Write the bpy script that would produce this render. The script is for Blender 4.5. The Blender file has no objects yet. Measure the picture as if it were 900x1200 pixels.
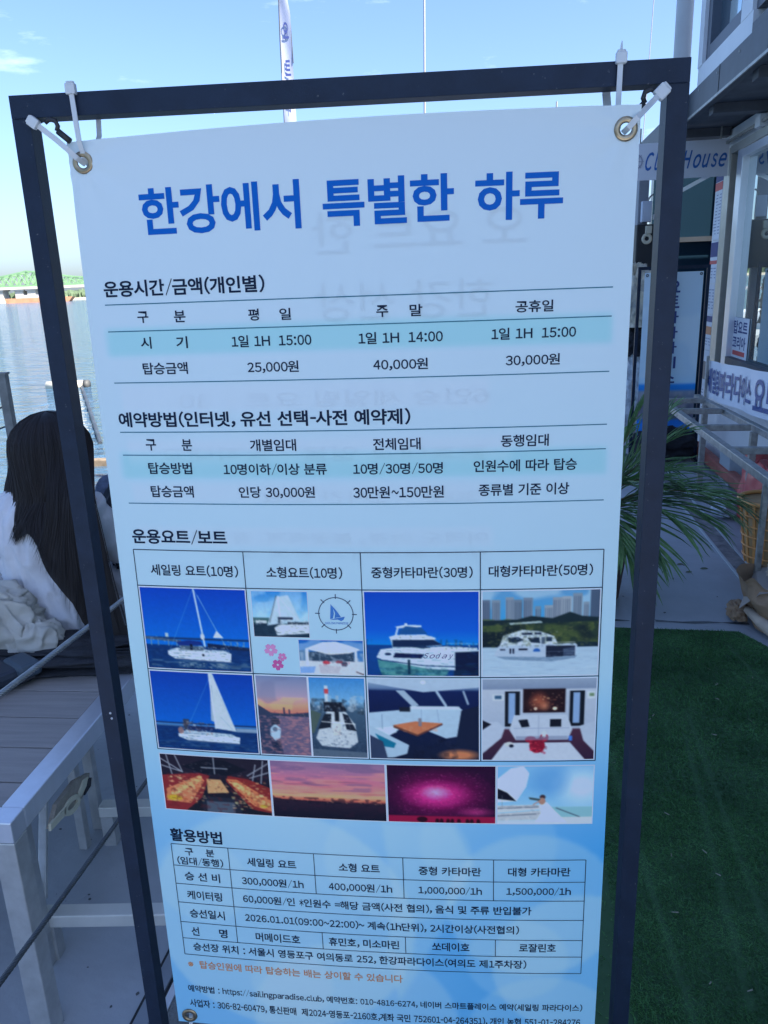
import bpy, bmesh, math, random
import numpy as np
from mathutils import Vector, Matrix, noise as mnoise
random.seed(7); RNG = np.random.default_rng(5)
sc = bpy.context.scene
COL = sc.collection

# ------------------------------------------------------------------ camera
PITCH, ROLL = math.radians(16.236), math.radians(-2.127)
cam = bpy.data.cameras.new('camera'); cam_o = bpy.data.objects.new('camera', cam); COL.objects.link(cam_o)
cam.sensor_fit = 'HORIZONTAL'; cam.sensor_width = 36; cam.lens = 36.364; cam.clip_start = .02; cam.clip_end = 6000
F = Vector((0, math.cos(PITCH), -math.sin(PITCH))); U = Vector((0, math.sin(PITCH), math.cos(PITCH))); R = Vector((1, 0, 0))
R2 = R * math.cos(ROLL) + U * math.sin(ROLL); U2 = -R * math.sin(ROLL) + U * math.cos(ROLL)
m3 = Matrix((R2, U2, -F)).transposed()
cam_o.matrix_world = Matrix.Translation((0, 0, 1.58)) @ m3.to_4x4()
cam.dof.use_dof = False
sc.camera = cam_o
# ------------------------------------------------------------------ sky and sun
SUN_EL, SUN_AZ = math.radians(48), math.radians(122)          # azimuth clockwise from +Y
w = bpy.data.worlds.new('World'); sc.world = w; w.use_nodes = True
nt = w.node_tree; bg = nt.nodes['Background']
sky = nt.nodes.new('ShaderNodeTexSky'); sky.sky_type = 'NISHITA'; sky.sun_disc = False
sky.sun_elevation = SUN_EL; sky.sun_rotation = SUN_AZ; sky.air_density = 1.0; sky.dust_density = 1.9; sky.ozone_density = 3.0
tc = nt.nodes.new('ShaderNodeTexCoord'); mp = nt.nodes.new('ShaderNodeMapping'); mp.inputs['Scale'].default_value = (2.2, 2.2, 9)
nz = nt.nodes.new('ShaderNodeTexNoise'); nz.inputs['Scale'].default_value = 2.3; nz.inputs['Detail'].default_value = 7; nz.inputs['Roughness'].default_value = .62
rp = nt.nodes.new('ShaderNodeValToRGB'); rp.color_ramp.elements[0].position = .60; rp.color_ramp.elements[1].position = .86
rp.color_ramp.elements[1].color = (.55, .55, .55, 1)
mx = nt.nodes.new('ShaderNodeMix'); mx.data_type = 'RGBA'; mx.inputs[7].default_value = (9, 9.6, 10.5, 1)
nt.links.new(tc.outputs['Generated'], mp.inputs[0]); nt.links.new(mp.outputs[0], nz.inputs['Vector']); nt.links.new(nz.outputs['Fac'], rp.inputs[0])
nt.links.new(rp.outputs[0], mx.inputs[0]); nt.links.new(sky.outputs[0], mx.inputs[6]); tint = nt.nodes.new('ShaderNodeMix'); tint.data_type = 'RGBA'; tint.blend_type = 'MULTIPLY'; tint.inputs[0].default_value = 1; tint.inputs[7].default_value = (.78, .86, 1.03, 1)
nt.links.new(mx.outputs[2], tint.inputs[6]); nt.links.new(tint.outputs[2], bg.inputs[0])
bg.inputs[1].default_value = 0.095
sl = bpy.data.lights.new('sun', 'SUN'); sl.energy = 4.8; sl.angle = math.radians(.5); sl.color = (1, .95, .87)
so = bpy.data.objects.new('sun', sl); COL.objects.link(so)
sd = Vector((math.cos(SUN_EL) * math.sin(SUN_AZ), math.cos(SUN_EL) * math.cos(SUN_AZ), math.sin(SUN_EL)))
so.rotation_euler = sd.to_track_quat('Z', 'Y').to_euler(); so.location = (20, -20, 30)
sc.view_settings.view_transform = 'Standard'; sc.view_settings.look = 'None'; sc.view_settings.gamma = 1
sc.view_settings.exposure = 1.72

# ------------------------------------------------------------------ materials
def lin(c):
    c = np.asarray(c, float) / 255.; return np.where(c <= .04045, c / 12.92, ((c + .055) / 1.055) ** 2.4)
MATS = {}
def mat(name, col, rough=.6, metal=0., nscale=0., namt=0., bump=0., bscale=60., spec=.5, stretch=(1, 1, 1), col2=None, trans=0.):
    if name in MATS: return MATS[name]
    m = bpy.data.materials.new(name); m.use_nodes = True; t = m.node_tree; p = t.nodes['Principled BSDF']
    p.inputs['Base Color'].default_value = (*col, 1); p.inputs['Roughness'].default_value = rough; p.inputs['Metallic'].default_value = metal
    p.inputs['Specular IOR Level'].default_value = spec
    c = t.nodes.new('ShaderNodeTexCoord'); mp = t.nodes.new('ShaderNodeMapping'); mp.inputs['Scale'].default_value = stretch
    t.links.new(c.outputs['Object'], mp.inputs[0])
    if namt or col2:
        n = t.nodes.new('ShaderNodeTexNoise'); n.inputs['Scale'].default_value = nscale or 8; n.inputs['Detail'].default_value = 6; n.inputs['Roughness'].default_value = .6
        t.links.new(mp.outputs[0], n.inputs['Vector'])
        r = t.nodes.new('ShaderNodeValToRGB'); r.color_ramp.elements[0].position = .3; r.color_ramp.elements[1].position = .7
        a = tuple(x * (1 - namt) for x in col); b = tuple(min(1, x * (1 + namt)) for x in (col2 or col))
        r.color_ramp.elements[0].color = (*a, 1); r.color_ramp.elements[1].color = (*b, 1)
        t.links.new(n.outputs['Fac'], r.inputs[0]); t.links.new(r.outputs[0], p.inputs['Base Color'])
    if bump:
        n = t.nodes.new('ShaderNodeTexNoise'); n.inputs['Scale'].default_value = bscale; n.inputs['Detail'].default_value = 5
        t.links.new(mp.outputs[0], n.inputs['Vector'])
        b = t.nodes.new('ShaderNodeBump'); b.inputs['Strength'].default_value = bump; b.inputs['Distance'].default_value = .01
        t.links.new(n.outputs['Fac'], b.inputs['Height']); t.links.new(b.outputs[0], p.inputs['Normal'])
    if trans:
        tr = t.nodes.new('ShaderNodeBsdfTranslucent'); tr.inputs[0].default_value = (*col, 1); ms = t.nodes.new('ShaderNodeMixShader'); ms.inputs[0].default_value = trans
        t.links.new(p.outputs[0], ms.inputs[1]); t.links.new(tr.outputs[0], ms.inputs[2]); t.links.new(ms.outputs[0], t.nodes['Material Output'].inputs[0])
    MATS[name] = m; return m
def print_mat(name, rough=.4, translucent=0.):
    m = bpy.data.materials.new(name); m.use_nodes = True; t = m.node_tree; p = t.nodes['Principled BSDF']
    a = t.nodes.new('ShaderNodeAttribute'); a.attribute_name = 'ink'
    p.inputs['Roughness'].default_value = rough + .15; p.inputs['Specular IOR Level'].default_value = .12
    n = t.nodes.new('ShaderNodeTexNoise'); n.inputs['Scale'].default_value = 9; n.inputs['Detail'].default_value = 3
    b = t.nodes.new('ShaderNodeBump'); b.inputs['Strength'].default_value = .12; b.inputs['Distance'].default_value = .01
    t.links.new(n.outputs['Fac'], b.inputs['Height']); t.links.new(b.outputs[0], p.inputs['Normal'])
    t.links.new(a.outputs['Color'], p.inputs['Base Color'])
    if translucent:
        tr = t.nodes.new('ShaderNodeBsdfTranslucent'); ms = t.nodes.new('ShaderNodeMixShader'); ms.inputs[0].default_value = translucent
        t.links.new(a.outputs['Color'], tr.inputs[0]); t.links.new(p.outputs[0], ms.inputs[1]); t.links.new(tr.outputs[0], ms.inputs[2])
        t.links.new(ms.outputs[0], t.nodes['Material Output'].inputs[0])
    return m
def glass_mat(name, tint, refl, rough=.02, bump=.0):
    m = bpy.data.materials.new(name); m.use_nodes = True; t = m.node_tree; p = t.nodes['Principled BSDF']
    p.inputs['Base Color'].default_value = (*tint, 1); p.inputs['Roughness'].default_value = .3
    g = t.nodes.new('ShaderNodeBsdfGlossy'); g.inputs['Roughness'].default_value = rough; g.inputs[0].default_value = (.8, .93, .95, 1)
    ms = t.nodes.new('ShaderNodeMixShader'); ms.inputs[0].default_value = refl
    if bump:
        n = t.nodes.new('ShaderNodeTexNoise'); n.inputs['Scale'].default_value = 1.2; b = t.nodes.new('ShaderNodeBump'); b.inputs['Strength'].default_value = bump; b.inputs['Distance'].default_value = .01
        t.links.new(n.outputs['Fac'], b.inputs['Height']); t.links.new(b.outputs[0], g.inputs['Normal'])
    t.links.new(p.outputs[0], ms.inputs[1]); t.links.new(g.outputs[0], ms.inputs[2]); t.links.new(ms.outputs[0], t.nodes['Material Output'].inputs[0])
    return m
FRAME = mat('black_powder_coat', (.010, .020, .042), .46, 0, 30, .2, .06, 500, spec=.25)
_t = FRAME.node_tree; _p = _t.nodes['Principled BSDF']; _n = _t.nodes.new('ShaderNodeTexNoise'); _n.inputs['Scale'].default_value = 260; _n.inputs['Detail'].default_value = 4
_r = _t.nodes.new('ShaderNodeValToRGB'); _r.color_ramp.elements[0].position = .70; _r.color_ramp.elements[1].position = .76; _r.color_ramp.elements[1].color = (.6, .6, .6, 1)
_m = _t.nodes.new('ShaderNodeMix'); _m.data_type = 'RGBA'; _m.inputs[7].default_value = (.16, .17, .18, 1); _c = _t.nodes.new('ShaderNodeTexCoord'); _t.links.new(_c.outputs['Object'], _n.inputs['Vector'])
_t.links.new(_n.outputs['Fac'], _r.inputs[0]); _t.links.new(_r.outputs[0], _m.inputs[0]); _l = _p.inputs['Base Color'].links[0].from_socket; _t.links.new(_l, _m.inputs[6]); _t.links.new(_m.outputs[2], _p.inputs['Base Color'])
ALU = mat('brushed_aluminium', (.72, .75, .80), .34, .7, 40, .04, .02, 90, stretch=(1, 1, .1))
STEEL = mat('weathered_steel_tube', (.33, .33, .31), .42, .55, 25, .3, .1, 200)
PLANKM = mat('grey_composite_plank', (.27, .25, .235), .6, 0, 6, .14, .25, 60, stretch=(.6, 12, 4))
NYLON = mat('white_nylon', (.72, .75, .76), .35, 0, 30, .05, trans=.25)
BRASS = mat('dull_brass_ring', (.36, .28, .18), .28, .95, 60, .35)
BLACKR = mat('black_rubber', (.02, .021, .024), .5)
INK = mat('dark_ink', (.010, .020, .045), .5, spec=.1)
TITLEINK = mat('blue_ink', (.003, .115, .46), .45, spec=.1)
LINEINK = mat('teal_line_ink', (.02, .16, .22), .45, spec=.1)
ORANGEINK = mat('orange_ink', (.62, .27, .12), .45, spec=.1)
GHOSTINK = mat('reverse_side_ink', (.40, .44, .56), .6)
DECKM = mat('grey_blue_deck_paint', (.31, .335, .365), .5, 0, 2.2, .17, .3, 35)
TURFB = mat('turf_backing', (.035, .09, .036), .95)
TURF = mat('artificial_grass', (.045, .155, .05), .6, 0, 4, .4, col2=(.075, .20, .065), spec=.25)
WHITEP = mat('white_wall_panel', (.74, .75, .76), .45, 0, 4, .05)
DARKFAS = mat('dark_grey_fascia', (.055, .066, .082), .5, 0, 5, .2)
SOFFIT = mat('grey_soffit', (.10, .105, .12), .7, 0, 6, .25)
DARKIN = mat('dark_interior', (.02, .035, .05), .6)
LEAF = mat('palm_leaf', (.05, .15, .06), .36, 0, 12, .5, col2=(.16, .28, .10), trans=.2)
BARK = mat('brown_stem', (.16, .14, .08), .8, 0, 30, .3)
ROPEM = mat('steel_wire_rope', (.30, .31, .32), .38, .7, 30, .2)
ROPED = mat('dark_wire_rope', (.09, .10, .11), .45, .6, 30, .2)
HAIRM = mat('black_hair', (.010, .008, .009), .5, 0, 0, 0, spec=.3)
SKIN = mat('skin', (.48, .27, .19), .5, 0, 12, .08)
SHIRT = mat('white_cotton', (.62, .63, .66), .85, 0, 20, .05, .2, 60)
CANVAS = mat('beige_canvas', (.50, .49, .44), .9, 0, 25, .08, .5, 500)
BLACKC = mat('black_cloth', (.018, .02, .026), .8, 0, 20, .3, .4, 200)
KRAFT = mat('brown_kraft_paper', (.33, .22, .135), .8, 0, 9, .15, .3, 30)

# ------------------------------------------------------------------ mesh helpers
class MB:
    def __init__(s): s.v = []; s.f = []
    def add(s, vs, fs):
        o = len(s.v); s.v += [tuple(p) for p in vs]; s.f += [tuple(i + o for i in f) for f in fs]
    def box(s, x0, x1, y0, y1, z0, z1, M=None):
        vs = [Vector((x, y, z)) for x in (x0, x1) for y in (y0, y1) for z in (z0, z1)]
        if M: vs = [M @ p for p in vs]
        s.add(vs, [(0, 1, 3, 2), (4, 6, 7, 5), (0, 4, 5, 1), (2, 3, 7, 6), (0, 2, 6, 4), (1, 5, 7, 3)])
    def bar(s, a, b, wx, wy, up=(0, 0, 1)):
        a, b = Vector(a), Vector(b); d = (b - a).normalized(); up = Vector(up)
        if abs(d.dot(up)) > .97: up = Vector((0, 1, 0))
        x = d.cross(up).normalized(); y = x.cross(d)
        vs = [p + x * (i * wx / 2) + y * (j * wy / 2) for p in (a, b) for i in (-1, 1) for j in (-1, 1)]
        s.add(vs, [(0, 1, 3, 2), (4, 6, 7, 5), (0, 4, 5, 1), (2, 3, 7, 6), (0, 2, 6, 4), (1, 5, 7, 3)])
    def tube(s, pts, r, n=10, cap=True, flat=1., upv=(0, 0, 1)):
        pts = [Vector(p) for p in pts]; k = len(pts); rr = r if hasattr(r, '__len__') else [r] * k
        o = len(s.v); px = None
        for i, p in enumerate(pts):
            d = (pts[min(i + 1, k - 1)] - pts[max(i - 1, 0)]).normalized()
            if px is None:
                up = Vector(upv)
                if abs(d.dot(up)) > .95: up = Vector((1, 0, 0))
                px = d.cross(up).normalized()
            else: px = (px - d * px.dot(d)).normalized()
            py = d.cross(px)
            for j in range(n):
                a = 2 * math.pi * j / n; s.v.append(tuple(p + px * math.cos(a) * rr[i] + py * math.sin(a) * rr[i] * flat))
        for i in range(k - 1):
            for j in range(n):
                q = (j + 1) % n; s.f.append((o + i * n + j, o + i * n + q, o + (i + 1) * n + q, o + (i + 1) * n + j))
        if cap: s.f.append(tuple(o + j for j in range(n - 1, -1, -1))); s.f.append(tuple(o + (k - 1) * n + j for j in range(n)))
    def lathe(s, prof, n=24, c=(0, 0, 0)):
        o = len(s.v); k = len(prof)
        for r, z in prof:
            for j in range(n):
                a = 2 * math.pi * j / n; s.v.append((c[0] + r * math.cos(a), c[1] + r * math.sin(a), c[2] + z))
        for i in range(k - 1):
            for j in range(n):
                q = (j + 1) % n; s.f.append((o + i * n + j, o + i * n + q, o + (i + 1) * n + q, o + (i + 1) * n + j))
        s.f.append(tuple(o + j for j in range(n - 1, -1, -1))); s.f.append(tuple(o + (k - 1) * n + j for j in range(n)))
    def ring(s, c, axis, r, rt, n=28, m=8, flat=1.):
        c = Vector(c); ax = Vector(axis).normalized(); x = ax.orthogonal().normalized(); y = ax.cross(x); o = len(s.v)
        for i in range(n):
            a = 2 * math.pi * i / n; d = x * math.cos(a) + y * math.sin(a)
            for j in range(m):
                b = 2 * math.pi * j / m; s.v.append(tuple(c + d * (r + rt * math.cos(b)) + ax * rt * flat * math.sin(b)))
        for i in range(n):
            for j in range(m):
                s.f.append((o + i * m + j, o + ((i + 1) % n) * m + j, o + ((i + 1) % n) * m + (j + 1) % m, o + i * m + (j + 1) % m))
    def grid(s, fn, nu, nv):
        o = len(s.v)
        for j in range(nv + 1):
            for i in range(nu + 1): s.v.append(tuple(fn(i / nu, j / nv)))
        for j in range(nv):
            for i in range(nu):
                a = o + j * (nu + 1) + i; s.f.append((a, a + 1, a + nu + 2, a + nu + 1))
def obj(name, mb, m, parent=None, smooth=False, bevel=0., label=None, kind=None):
    me = bpy.data.meshes.new(name); me.from_pydata(mb.v, [], mb.f); me.update()
    o = bpy.data.objects.new(name, me); COL.objects.link(o)
    me.materials.append(m)
    if smooth: me.polygons.foreach_set('use_smooth', [True] * len(me.polygons))
    if bevel:
        b = o.modifiers.new('bevel', 'BEVEL'); b.width = bevel; b.segments = 2; b.limit_method = 'ANGLE'
    if parent: o.parent = parent
    if label: o['label'] = label
    if kind: o['kind'] = kind
    return o
def tag(o, label, cat, group=None):
    o['label'] = label; o['category'] = cat
    if group: o['group'] = group
    return o
def thing(name, label, cat, loc=(0, 0, 0), rotz=0., group=None):
    o = bpy.data.objects.new(name, None); o.empty_display_size = .1; COL.objects.link(o); o.location = loc; o.rotation_euler = (0, 0, rotz)
    return tag(o, label, cat, group)
def solo(name, mb, m, label, cat, group=None, **k): return tag(obj(name, mb, m, **k), label, cat, group)
def dup(root, loc, rotz, label, group=None):
    r = root.copy(); COL.objects.link(r); r.location = loc; r.rotation_euler = (0, 0, rotz); r['label'] = label
    if group: r['group'] = group
    for ch in list(root.children):
        c = ch.copy(); COL.objects.link(c); c.parent = r
        for g in list(ch.children):
            d = g.copy(); COL.objects.link(d); d.parent = c
    return r

# ------------------------------------------------------------------ text as mesh (Blender's built-in font)
_tc = {}; _gc = {}
ADV = dict(zip("0123456789", [.555] * 10)); ADV.update({'.': .28, ',': .28, ':': .30, '/': .44, '(': .34, ')': .34, '-': .36, '~': .56, '*': .46, '=': .56, 'i': .275, 'l': .275, 't': .36, 'r': .39, 's': .47, 'H': .73, 'C': .62, 'S': .58, 'm': .92})
OTHERTEXT = "요트 투어 세일링 한강 선상 6인승 - 30 원효대교 일몰 동작대교 30분 ~ 1시간 소요 여의도 야경, 불꽃축제, 잠실롯데 또는 동호대교 왕복 코스 SAILING PARADISE Soday Club House 탑요트 코리아 파라다이스"
def all_chars(): return sorted(set(OTHERTEXT + ''.join(q[0] for v in TXT.values() for q in v)) - {' '})
def load_glyphs(chars, bold, shear):      # one text object, one character per line, split again by line
    wide = [chr(ord(c) + 0xFEE0) if '!' <= c <= '~' else c for c in chars]
    cu = bpy.data.curves.new('t', 'FONT'); cu.body = '\n'.join(wide); cu.size = 1; cu.space_line = 3; cu.offset = bold; cu.shear = shear; cu.resolution_u = 3; cu.fill_mode = 'FRONT'
    o = bpy.data.objects.new('t', cu); me = o.to_mesh(); v = np.array([p.co[:2] for p in me.vertices]); fs = [tuple(p.vertices) for p in me.polygons]
    o.to_mesh_clear(); bpy.data.objects.remove(o); bpy.data.curves.remove(cu)
    rows = {}
    for f in fs: rows.setdefault(round((.35 - v[f[0], 1]) / 3), []).append(f)
    for i, c in enumerate(chars):
        fl = rows.get(i, []); ids = sorted({j for f in fl for j in f}); mp_ = {j: n for n, j in enumerate(ids)}
        _gc[(c, bold, shear)] = (v[ids] + np.array([0, 3. * i]), [tuple(mp_[j] for j in f) for f in fl]) if ids else (np.zeros((1, 2)), [])
def glyph(ch, bold, shear):
    if (ch, bold, shear) not in _gc: load_glyphs(all_chars() if ch in all_chars() and not shear else [ch], bold, shear)
    return _gc[(ch, bold, shear)]
def text_geo(body, bold=0., shear=0.):
    k = (body, bold, shear)
    if k in _tc: return _tc[k]
    x = 0; V_ = []; F_ = []; n = 0
    for ch in body:
        if ch == ' ': x += .30; continue
        asc = '!' <= ch <= '~'; adv = ADV.get(ch, .57 if not ch.isupper() else .64) if asc else .90
        v, f = glyph(ch, bold, shear)
        if asc:
            c0, w0 = (v[:, 0].min() + v[:, 0].max()) / 2, np.ptp(v[:, 0]); v = np.stack([(v[:, 0] - c0) * min(1, adv * (.98 if ch in '/~' else .9) / max(w0, 1e-3)) + x + adv / 2, v[:, 1]], 1)
        else: v = v + np.array([x - .05, 0])
        V_.append(v); F_ += [tuple(i + n for i in q) for q in f]; n += len(v); x += adv
    v = np.concatenate(V_); _tc[k] = (v, F_, v.min(0), v.max(0)); return _tc[k]
def put_text(mb, body, x0, x1, yc, h, fn, bold=0., shear=0., mirror=False, yup=False):
    """fit body between x0 and x1, centred on yc with glyph height h; fn maps (x, y) to a 3-D point"""
    v, f, mn, mxx = text_geo(body, bold, shear)
    u = (v[:, 0] - mn[0]) / (mxx[0] - mn[0]); t = (v[:, 1] - mn[1]) / (mxx[1] - mn[1])
    if mirror: u = 1 - u
    X = x0 + u * (x1 - x0); Y = (yc - h / 2 + t * h) if yup else (yc + h / 2 - t * h)
    mb.add([fn(a, b) for a, b in zip(X, Y)], f)

# ------------------------------------------------------------------ painter: flat printed pictures, stored as colours of a fine mesh
class Pic:
    def __init__(s, w, h, ss=2):
        s.w, s.h, s.ss = w, h, ss; s.W, s.H = w * ss, h * ss; s.a = np.ones((s.H, s.W, 3))
        s.U, s.V = np.meshgrid((np.arange(s.W) + .5) / s.W, (np.arange(s.H) + .5) / s.H)
    def put(s, m, c, al=1.):
        m = (m * al)[..., None] if m.dtype != bool else (m.astype(float) * al)[..., None]
        s.a = s.a * (1 - m) + np.asarray(c, float) / 255. * m; return s
    def grad(s, stops, v0=0., v1=1.):
        vs = [q[0] for q in stops]; m = (s.V >= v0) & (s.V <= v1)
        g = np.stack([np.interp(s.V, vs, [q[1][k] / 255. for q in stops]) for k in range(3)], -1); s.a = np.where(m[..., None], g, s.a); return s
    def poly(s, pts, c, al=1.):
        ins = np.zeros_like(s.U, bool); n = len(pts)
        for i in range(n):
            x0, y0 = pts[i]; x1, y1 = pts[(i + 1) % n]
            if y0 == y1: continue
            cr = ((y0 > s.V) != (y1 > s.V)) & (s.U < (x1 - x0) * (s.V - y0) / (y1 - y0) + x0); ins ^= cr
        return s.put(ins, c, al)
    def rect(s, x0, y0, x1, y1, c, al=1.): return s.put((s.U >= x0) & (s.U < x1) & (s.V >= y0) & (s.V < y1), c, al)
    def ell(s, cx, cy, rx, ry, c, al=1., soft=0.):
        d = np.sqrt(((s.U - cx) / rx) ** 2 + ((s.V - cy) / ry) ** 2)
        m = np.clip((1 - d) / soft, 0, 1) if soft else (d < 1).astype(float); return s.put(m, c, al)
    def line(s, x0, y0, x1, y1, w, c, al=1.):
        A = s.W / s.H; dx, dy = (x1 - x0) * A, y1 - y0; L = dx * dx + dy * dy + 1e-9
        t = np.clip(((s.U - x0) * A * dx + (s.V - y0) * dy) / L, 0, 1); d = np.hypot((s.U - x0) * A - t * dx, s.V - y0 - t * dy); return s.put(np.clip((w - d) / w * 2, 0, 1), c, al)
    def noise(s, sx, sy, amp, c=None, v0=0., v1=1., thr=None):
        amp = amp * (.22 if c is None else .75); rng = np.random.default_rng(int(sx * 7 + sy)); g = rng.random((int(sy) + 2, int(sx) + 2))
        x = s.U * sx; y = s.V * sy; i = x.astype(int); j = y.astype(int); fx = x - i; fy = y - j; fx = fx * fx * (3 - 2 * fx); fy = fy * fy * (3 - 2 * fy)
        n = (g[j, i] * (1 - fx) + g[j, i + 1] * fx) * (1 - fy) + (g[j + 1, i] * (1 - fx) + g[j + 1, i + 1] * fx) * fy
        m = ((s.V >= v0) & (s.V <= v1)).astype(float)
        if c is None: s.a = np.clip(s.a * (1 + ((n - .5) * 2 * amp * m)[..., None]), 0, 1)
        else: s.put(np.clip((n - (thr or .5)) * 5, 0, 1) * m, c, amp)
        return s
    def specks(s, x0, y0, x1, y1, n, cols, sz=.008, al=.8):
        r = random.Random(int(x0 * 1000 + y0 * 777 + n))
        for _ in range(n):
            x, y = r.uniform(x0, x1), r.uniform(y0, y1); i0, i1 = int(x * s.W), int((x + sz * r.uniform(.5, 2)) * s.W) + 1; j0, j1 = int(y * s.H), int((y + sz * r.uniform(.5, 1.6)) * s.H) + 1
            al_ = al * r.uniform(.25, .75); s.a[j0:j1, i0:i1] = s.a[j0:j1, i0:i1] * (1 - al_) + np.array(r.choice(cols)) / 255. * al_
        return s
    def waves(s, v0, v1, n, cols, al=.5):
        r = random.Random(n)
        for _ in range(n):
            y = v0 + (v1 - v0) * r.random() ** .8; L_ = r.uniform(.02, .10) * (.4 + (y - v0) / max(.01, v1 - v0)); x = r.uniform(-.05, 1); j0 = int(y * s.H); i0, i1 = max(0, int(x * s.W)), int((x + L_) * s.W)
            s.a[j0:j0 + 2, i0:i1] = s.a[j0:j0 + 2, i0:i1] * (1 - al) + np.array(r.choice(cols)) / 255. * al
        return s
    def out(s, soft=True):
        a = s.a.reshape(s.h, s.ss, s.w, s.ss, 3).mean((1, 3))
        if soft:       # printing screen softness
            b = np.pad(a, ((1, 1), (0, 0), (0, 0)), 'edge'); a = b[:-2] * .2 + b[1:-1] * .6 + b[2:] * .2
            b = np.pad(a, ((0, 0), (1, 1), (0, 0)), 'edge'); a = b[:, :-2] * .2 + b[:, 1:-1] * .6 + b[:, 2:] * .2
        return a
WHITE_IN_PHOTO = lin((175, 190, 220))
def ink(a):                      # photographed print colours back to the ink's own colour
    return np.clip(lin(a * 255.) / WHITE_IN_PHOTO * .76, .002, .90)
def set_ink(o, cols):
    at = o.data.color_attributes.new('ink', 'FLOAT_COLOR', 'POINT')
    at.data.foreach_set('color', np.concatenate([cols.reshape(-1, 3), np.ones((cols.size // 3, 1))], 1).astype(np.float32).ravel())

def rail_pts(fn, n): return [fn(i / n) for i in range(n + 1)]
#SETTING
# ------------------------------------------------------------------ ground, deck, water, far shore
def struct(name, mb, m, **k): return obj(name, mb, m, kind='structure', **k)
m_ = MB(); m_.box(-2.35, 0.1, -12, 3.35, -.35, 0); m_.box(0.1, 9, -12, 13, -.35, 0)
struct('deck', m_, DECKM)
m_ = MB(); rr_ = random.Random(8)
for i in range(420):
    x, y = (rr_.uniform(-1.6, -.1), rr_.uniform(.9, 3.2)) if i % 2 else (rr_.uniform(.6, 3.4), rr_.uniform(3.3, 8))
    r0 = rr_.uniform(.001, .006) * (1 if y < 3 else 1.8); k_ = rr_.randint(5, 7); a0 = rr_.random() * 6
    m_.add([(x + r0 * rr_.uniform(.5, 1.3) * math.cos(a0 + j * 6.283 / k_), y + r0 * rr_.uniform(.5, 1.3) * math.sin(a0 + j * 6.283 / k_), .0012) for j in range(k_)], [tuple(range(k_))])
obj('deck_dirt', m_, mat('dark_dirt', (.08, .085, .09), .8), kind='stuff')
# water
wm = bpy.data.materials.new('river_water'); wm.use_nodes = True; t = wm.node_tree; p = t.nodes['Principled BSDF']
p.inputs['Base Color'].default_value = (.055, .11, .17, 1); p.inputs['Roughness'].default_value = .07; p.inputs['IOR'].default_value = 1.33
c = t.nodes.new('ShaderNodeTexCoord'); mp = t.nodes.new('ShaderNodeMapping'); mp.inputs['Scale'].default_value = (.55, 1.3, 1); t.links.new(c.outputs['Object'], mp.inputs[0])
n1 = t.nodes.new('ShaderNodeTexNoise'); n1.inputs['Scale'].default_value = 1.5; n1.inputs['Detail'].default_value = 5; n1.inputs['Roughness'].default_value = .55; n1.inputs['Distortion'].default_value = .6
n2 = t.nodes.new('ShaderNodeTexNoise'); n2.inputs['Scale'].default_value = .25; n2.inputs['Detail'].default_value = 3
t.links.new(mp.outputs[0], n1.inputs['Vector']); t.links.new(mp.outputs[0], n2.inputs['Vector'])
b1 = t.nodes.new('ShaderNodeBump'); b1.inputs['Strength'].default_value = 1; b1.inputs['Distance'].default_value = .55
b2 = t.nodes.new('ShaderNodeBump'); b2.inputs['Strength'].default_value = 1; b2.inputs['Distance'].default_value = .5
t.links.new(n1.outputs['Fac'], b1.inputs['Height']); t.links.new(n2.outputs['Fac'], b2.inputs['Height']); t.links.new(b1.outputs[0], b2.inputs['Normal']); t.links.new(b2.outputs[0], p.inputs['Normal'])
m_ = MB(); m_.box(-2500, 2500, -300, 3000, -1.3, -.8); struct('river_water', m_, wm)
m_ = MB()
def bank(u, v):
    x = -1200 + 2200 * u; y = 760 + 90 * v; z = -.8 + (2.2 + 1.3 * mnoise.noise(Vector((x * .02, 0, 3)))) * min(1, v * 5)
    return (x, y, z)
m_.grid(bank, 120, 6); struct('far_bank', m_, mat('sandy_bank', (.42, .33, .25), .9, 0, .05, .3, col2=(.30, .30, .22)))
FARLEAF = mat('far_foliage', (.10, .16, .09), .8, 0, .06, .35, col2=(.15, .21, .12))
m_ = MB(); rnd = random.Random(3)
for i in range(1200):
    x = -900 + rnd.random() * 1600; h = (6 + 3 * mnoise.noise(Vector((x * .012, 5, 0)))) * rnd.uniform(.5, 1); y = 780 + rnd.random() * 40
    for k in range(4):
        a = rnd.random() * 3.14; r = rnd.uniform(2.5, 5); cx = x + rnd.uniform(-4, 4); cz = 1 + h * (k + .6) / 4; dx, dy = math.cos(a) * r, math.sin(a) * r
        m_.add([(cx - dx, y - dy, cz - r * .7), (cx + dx, y + dy, cz - r * .6), (cx + dx * .6, y + dy, cz + r * .8), (cx - dx * .5, y - dy, cz + r)], [(0, 1, 2, 3)])
obj('far_trees', m_, FARLEAF, kind='stuff')
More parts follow.
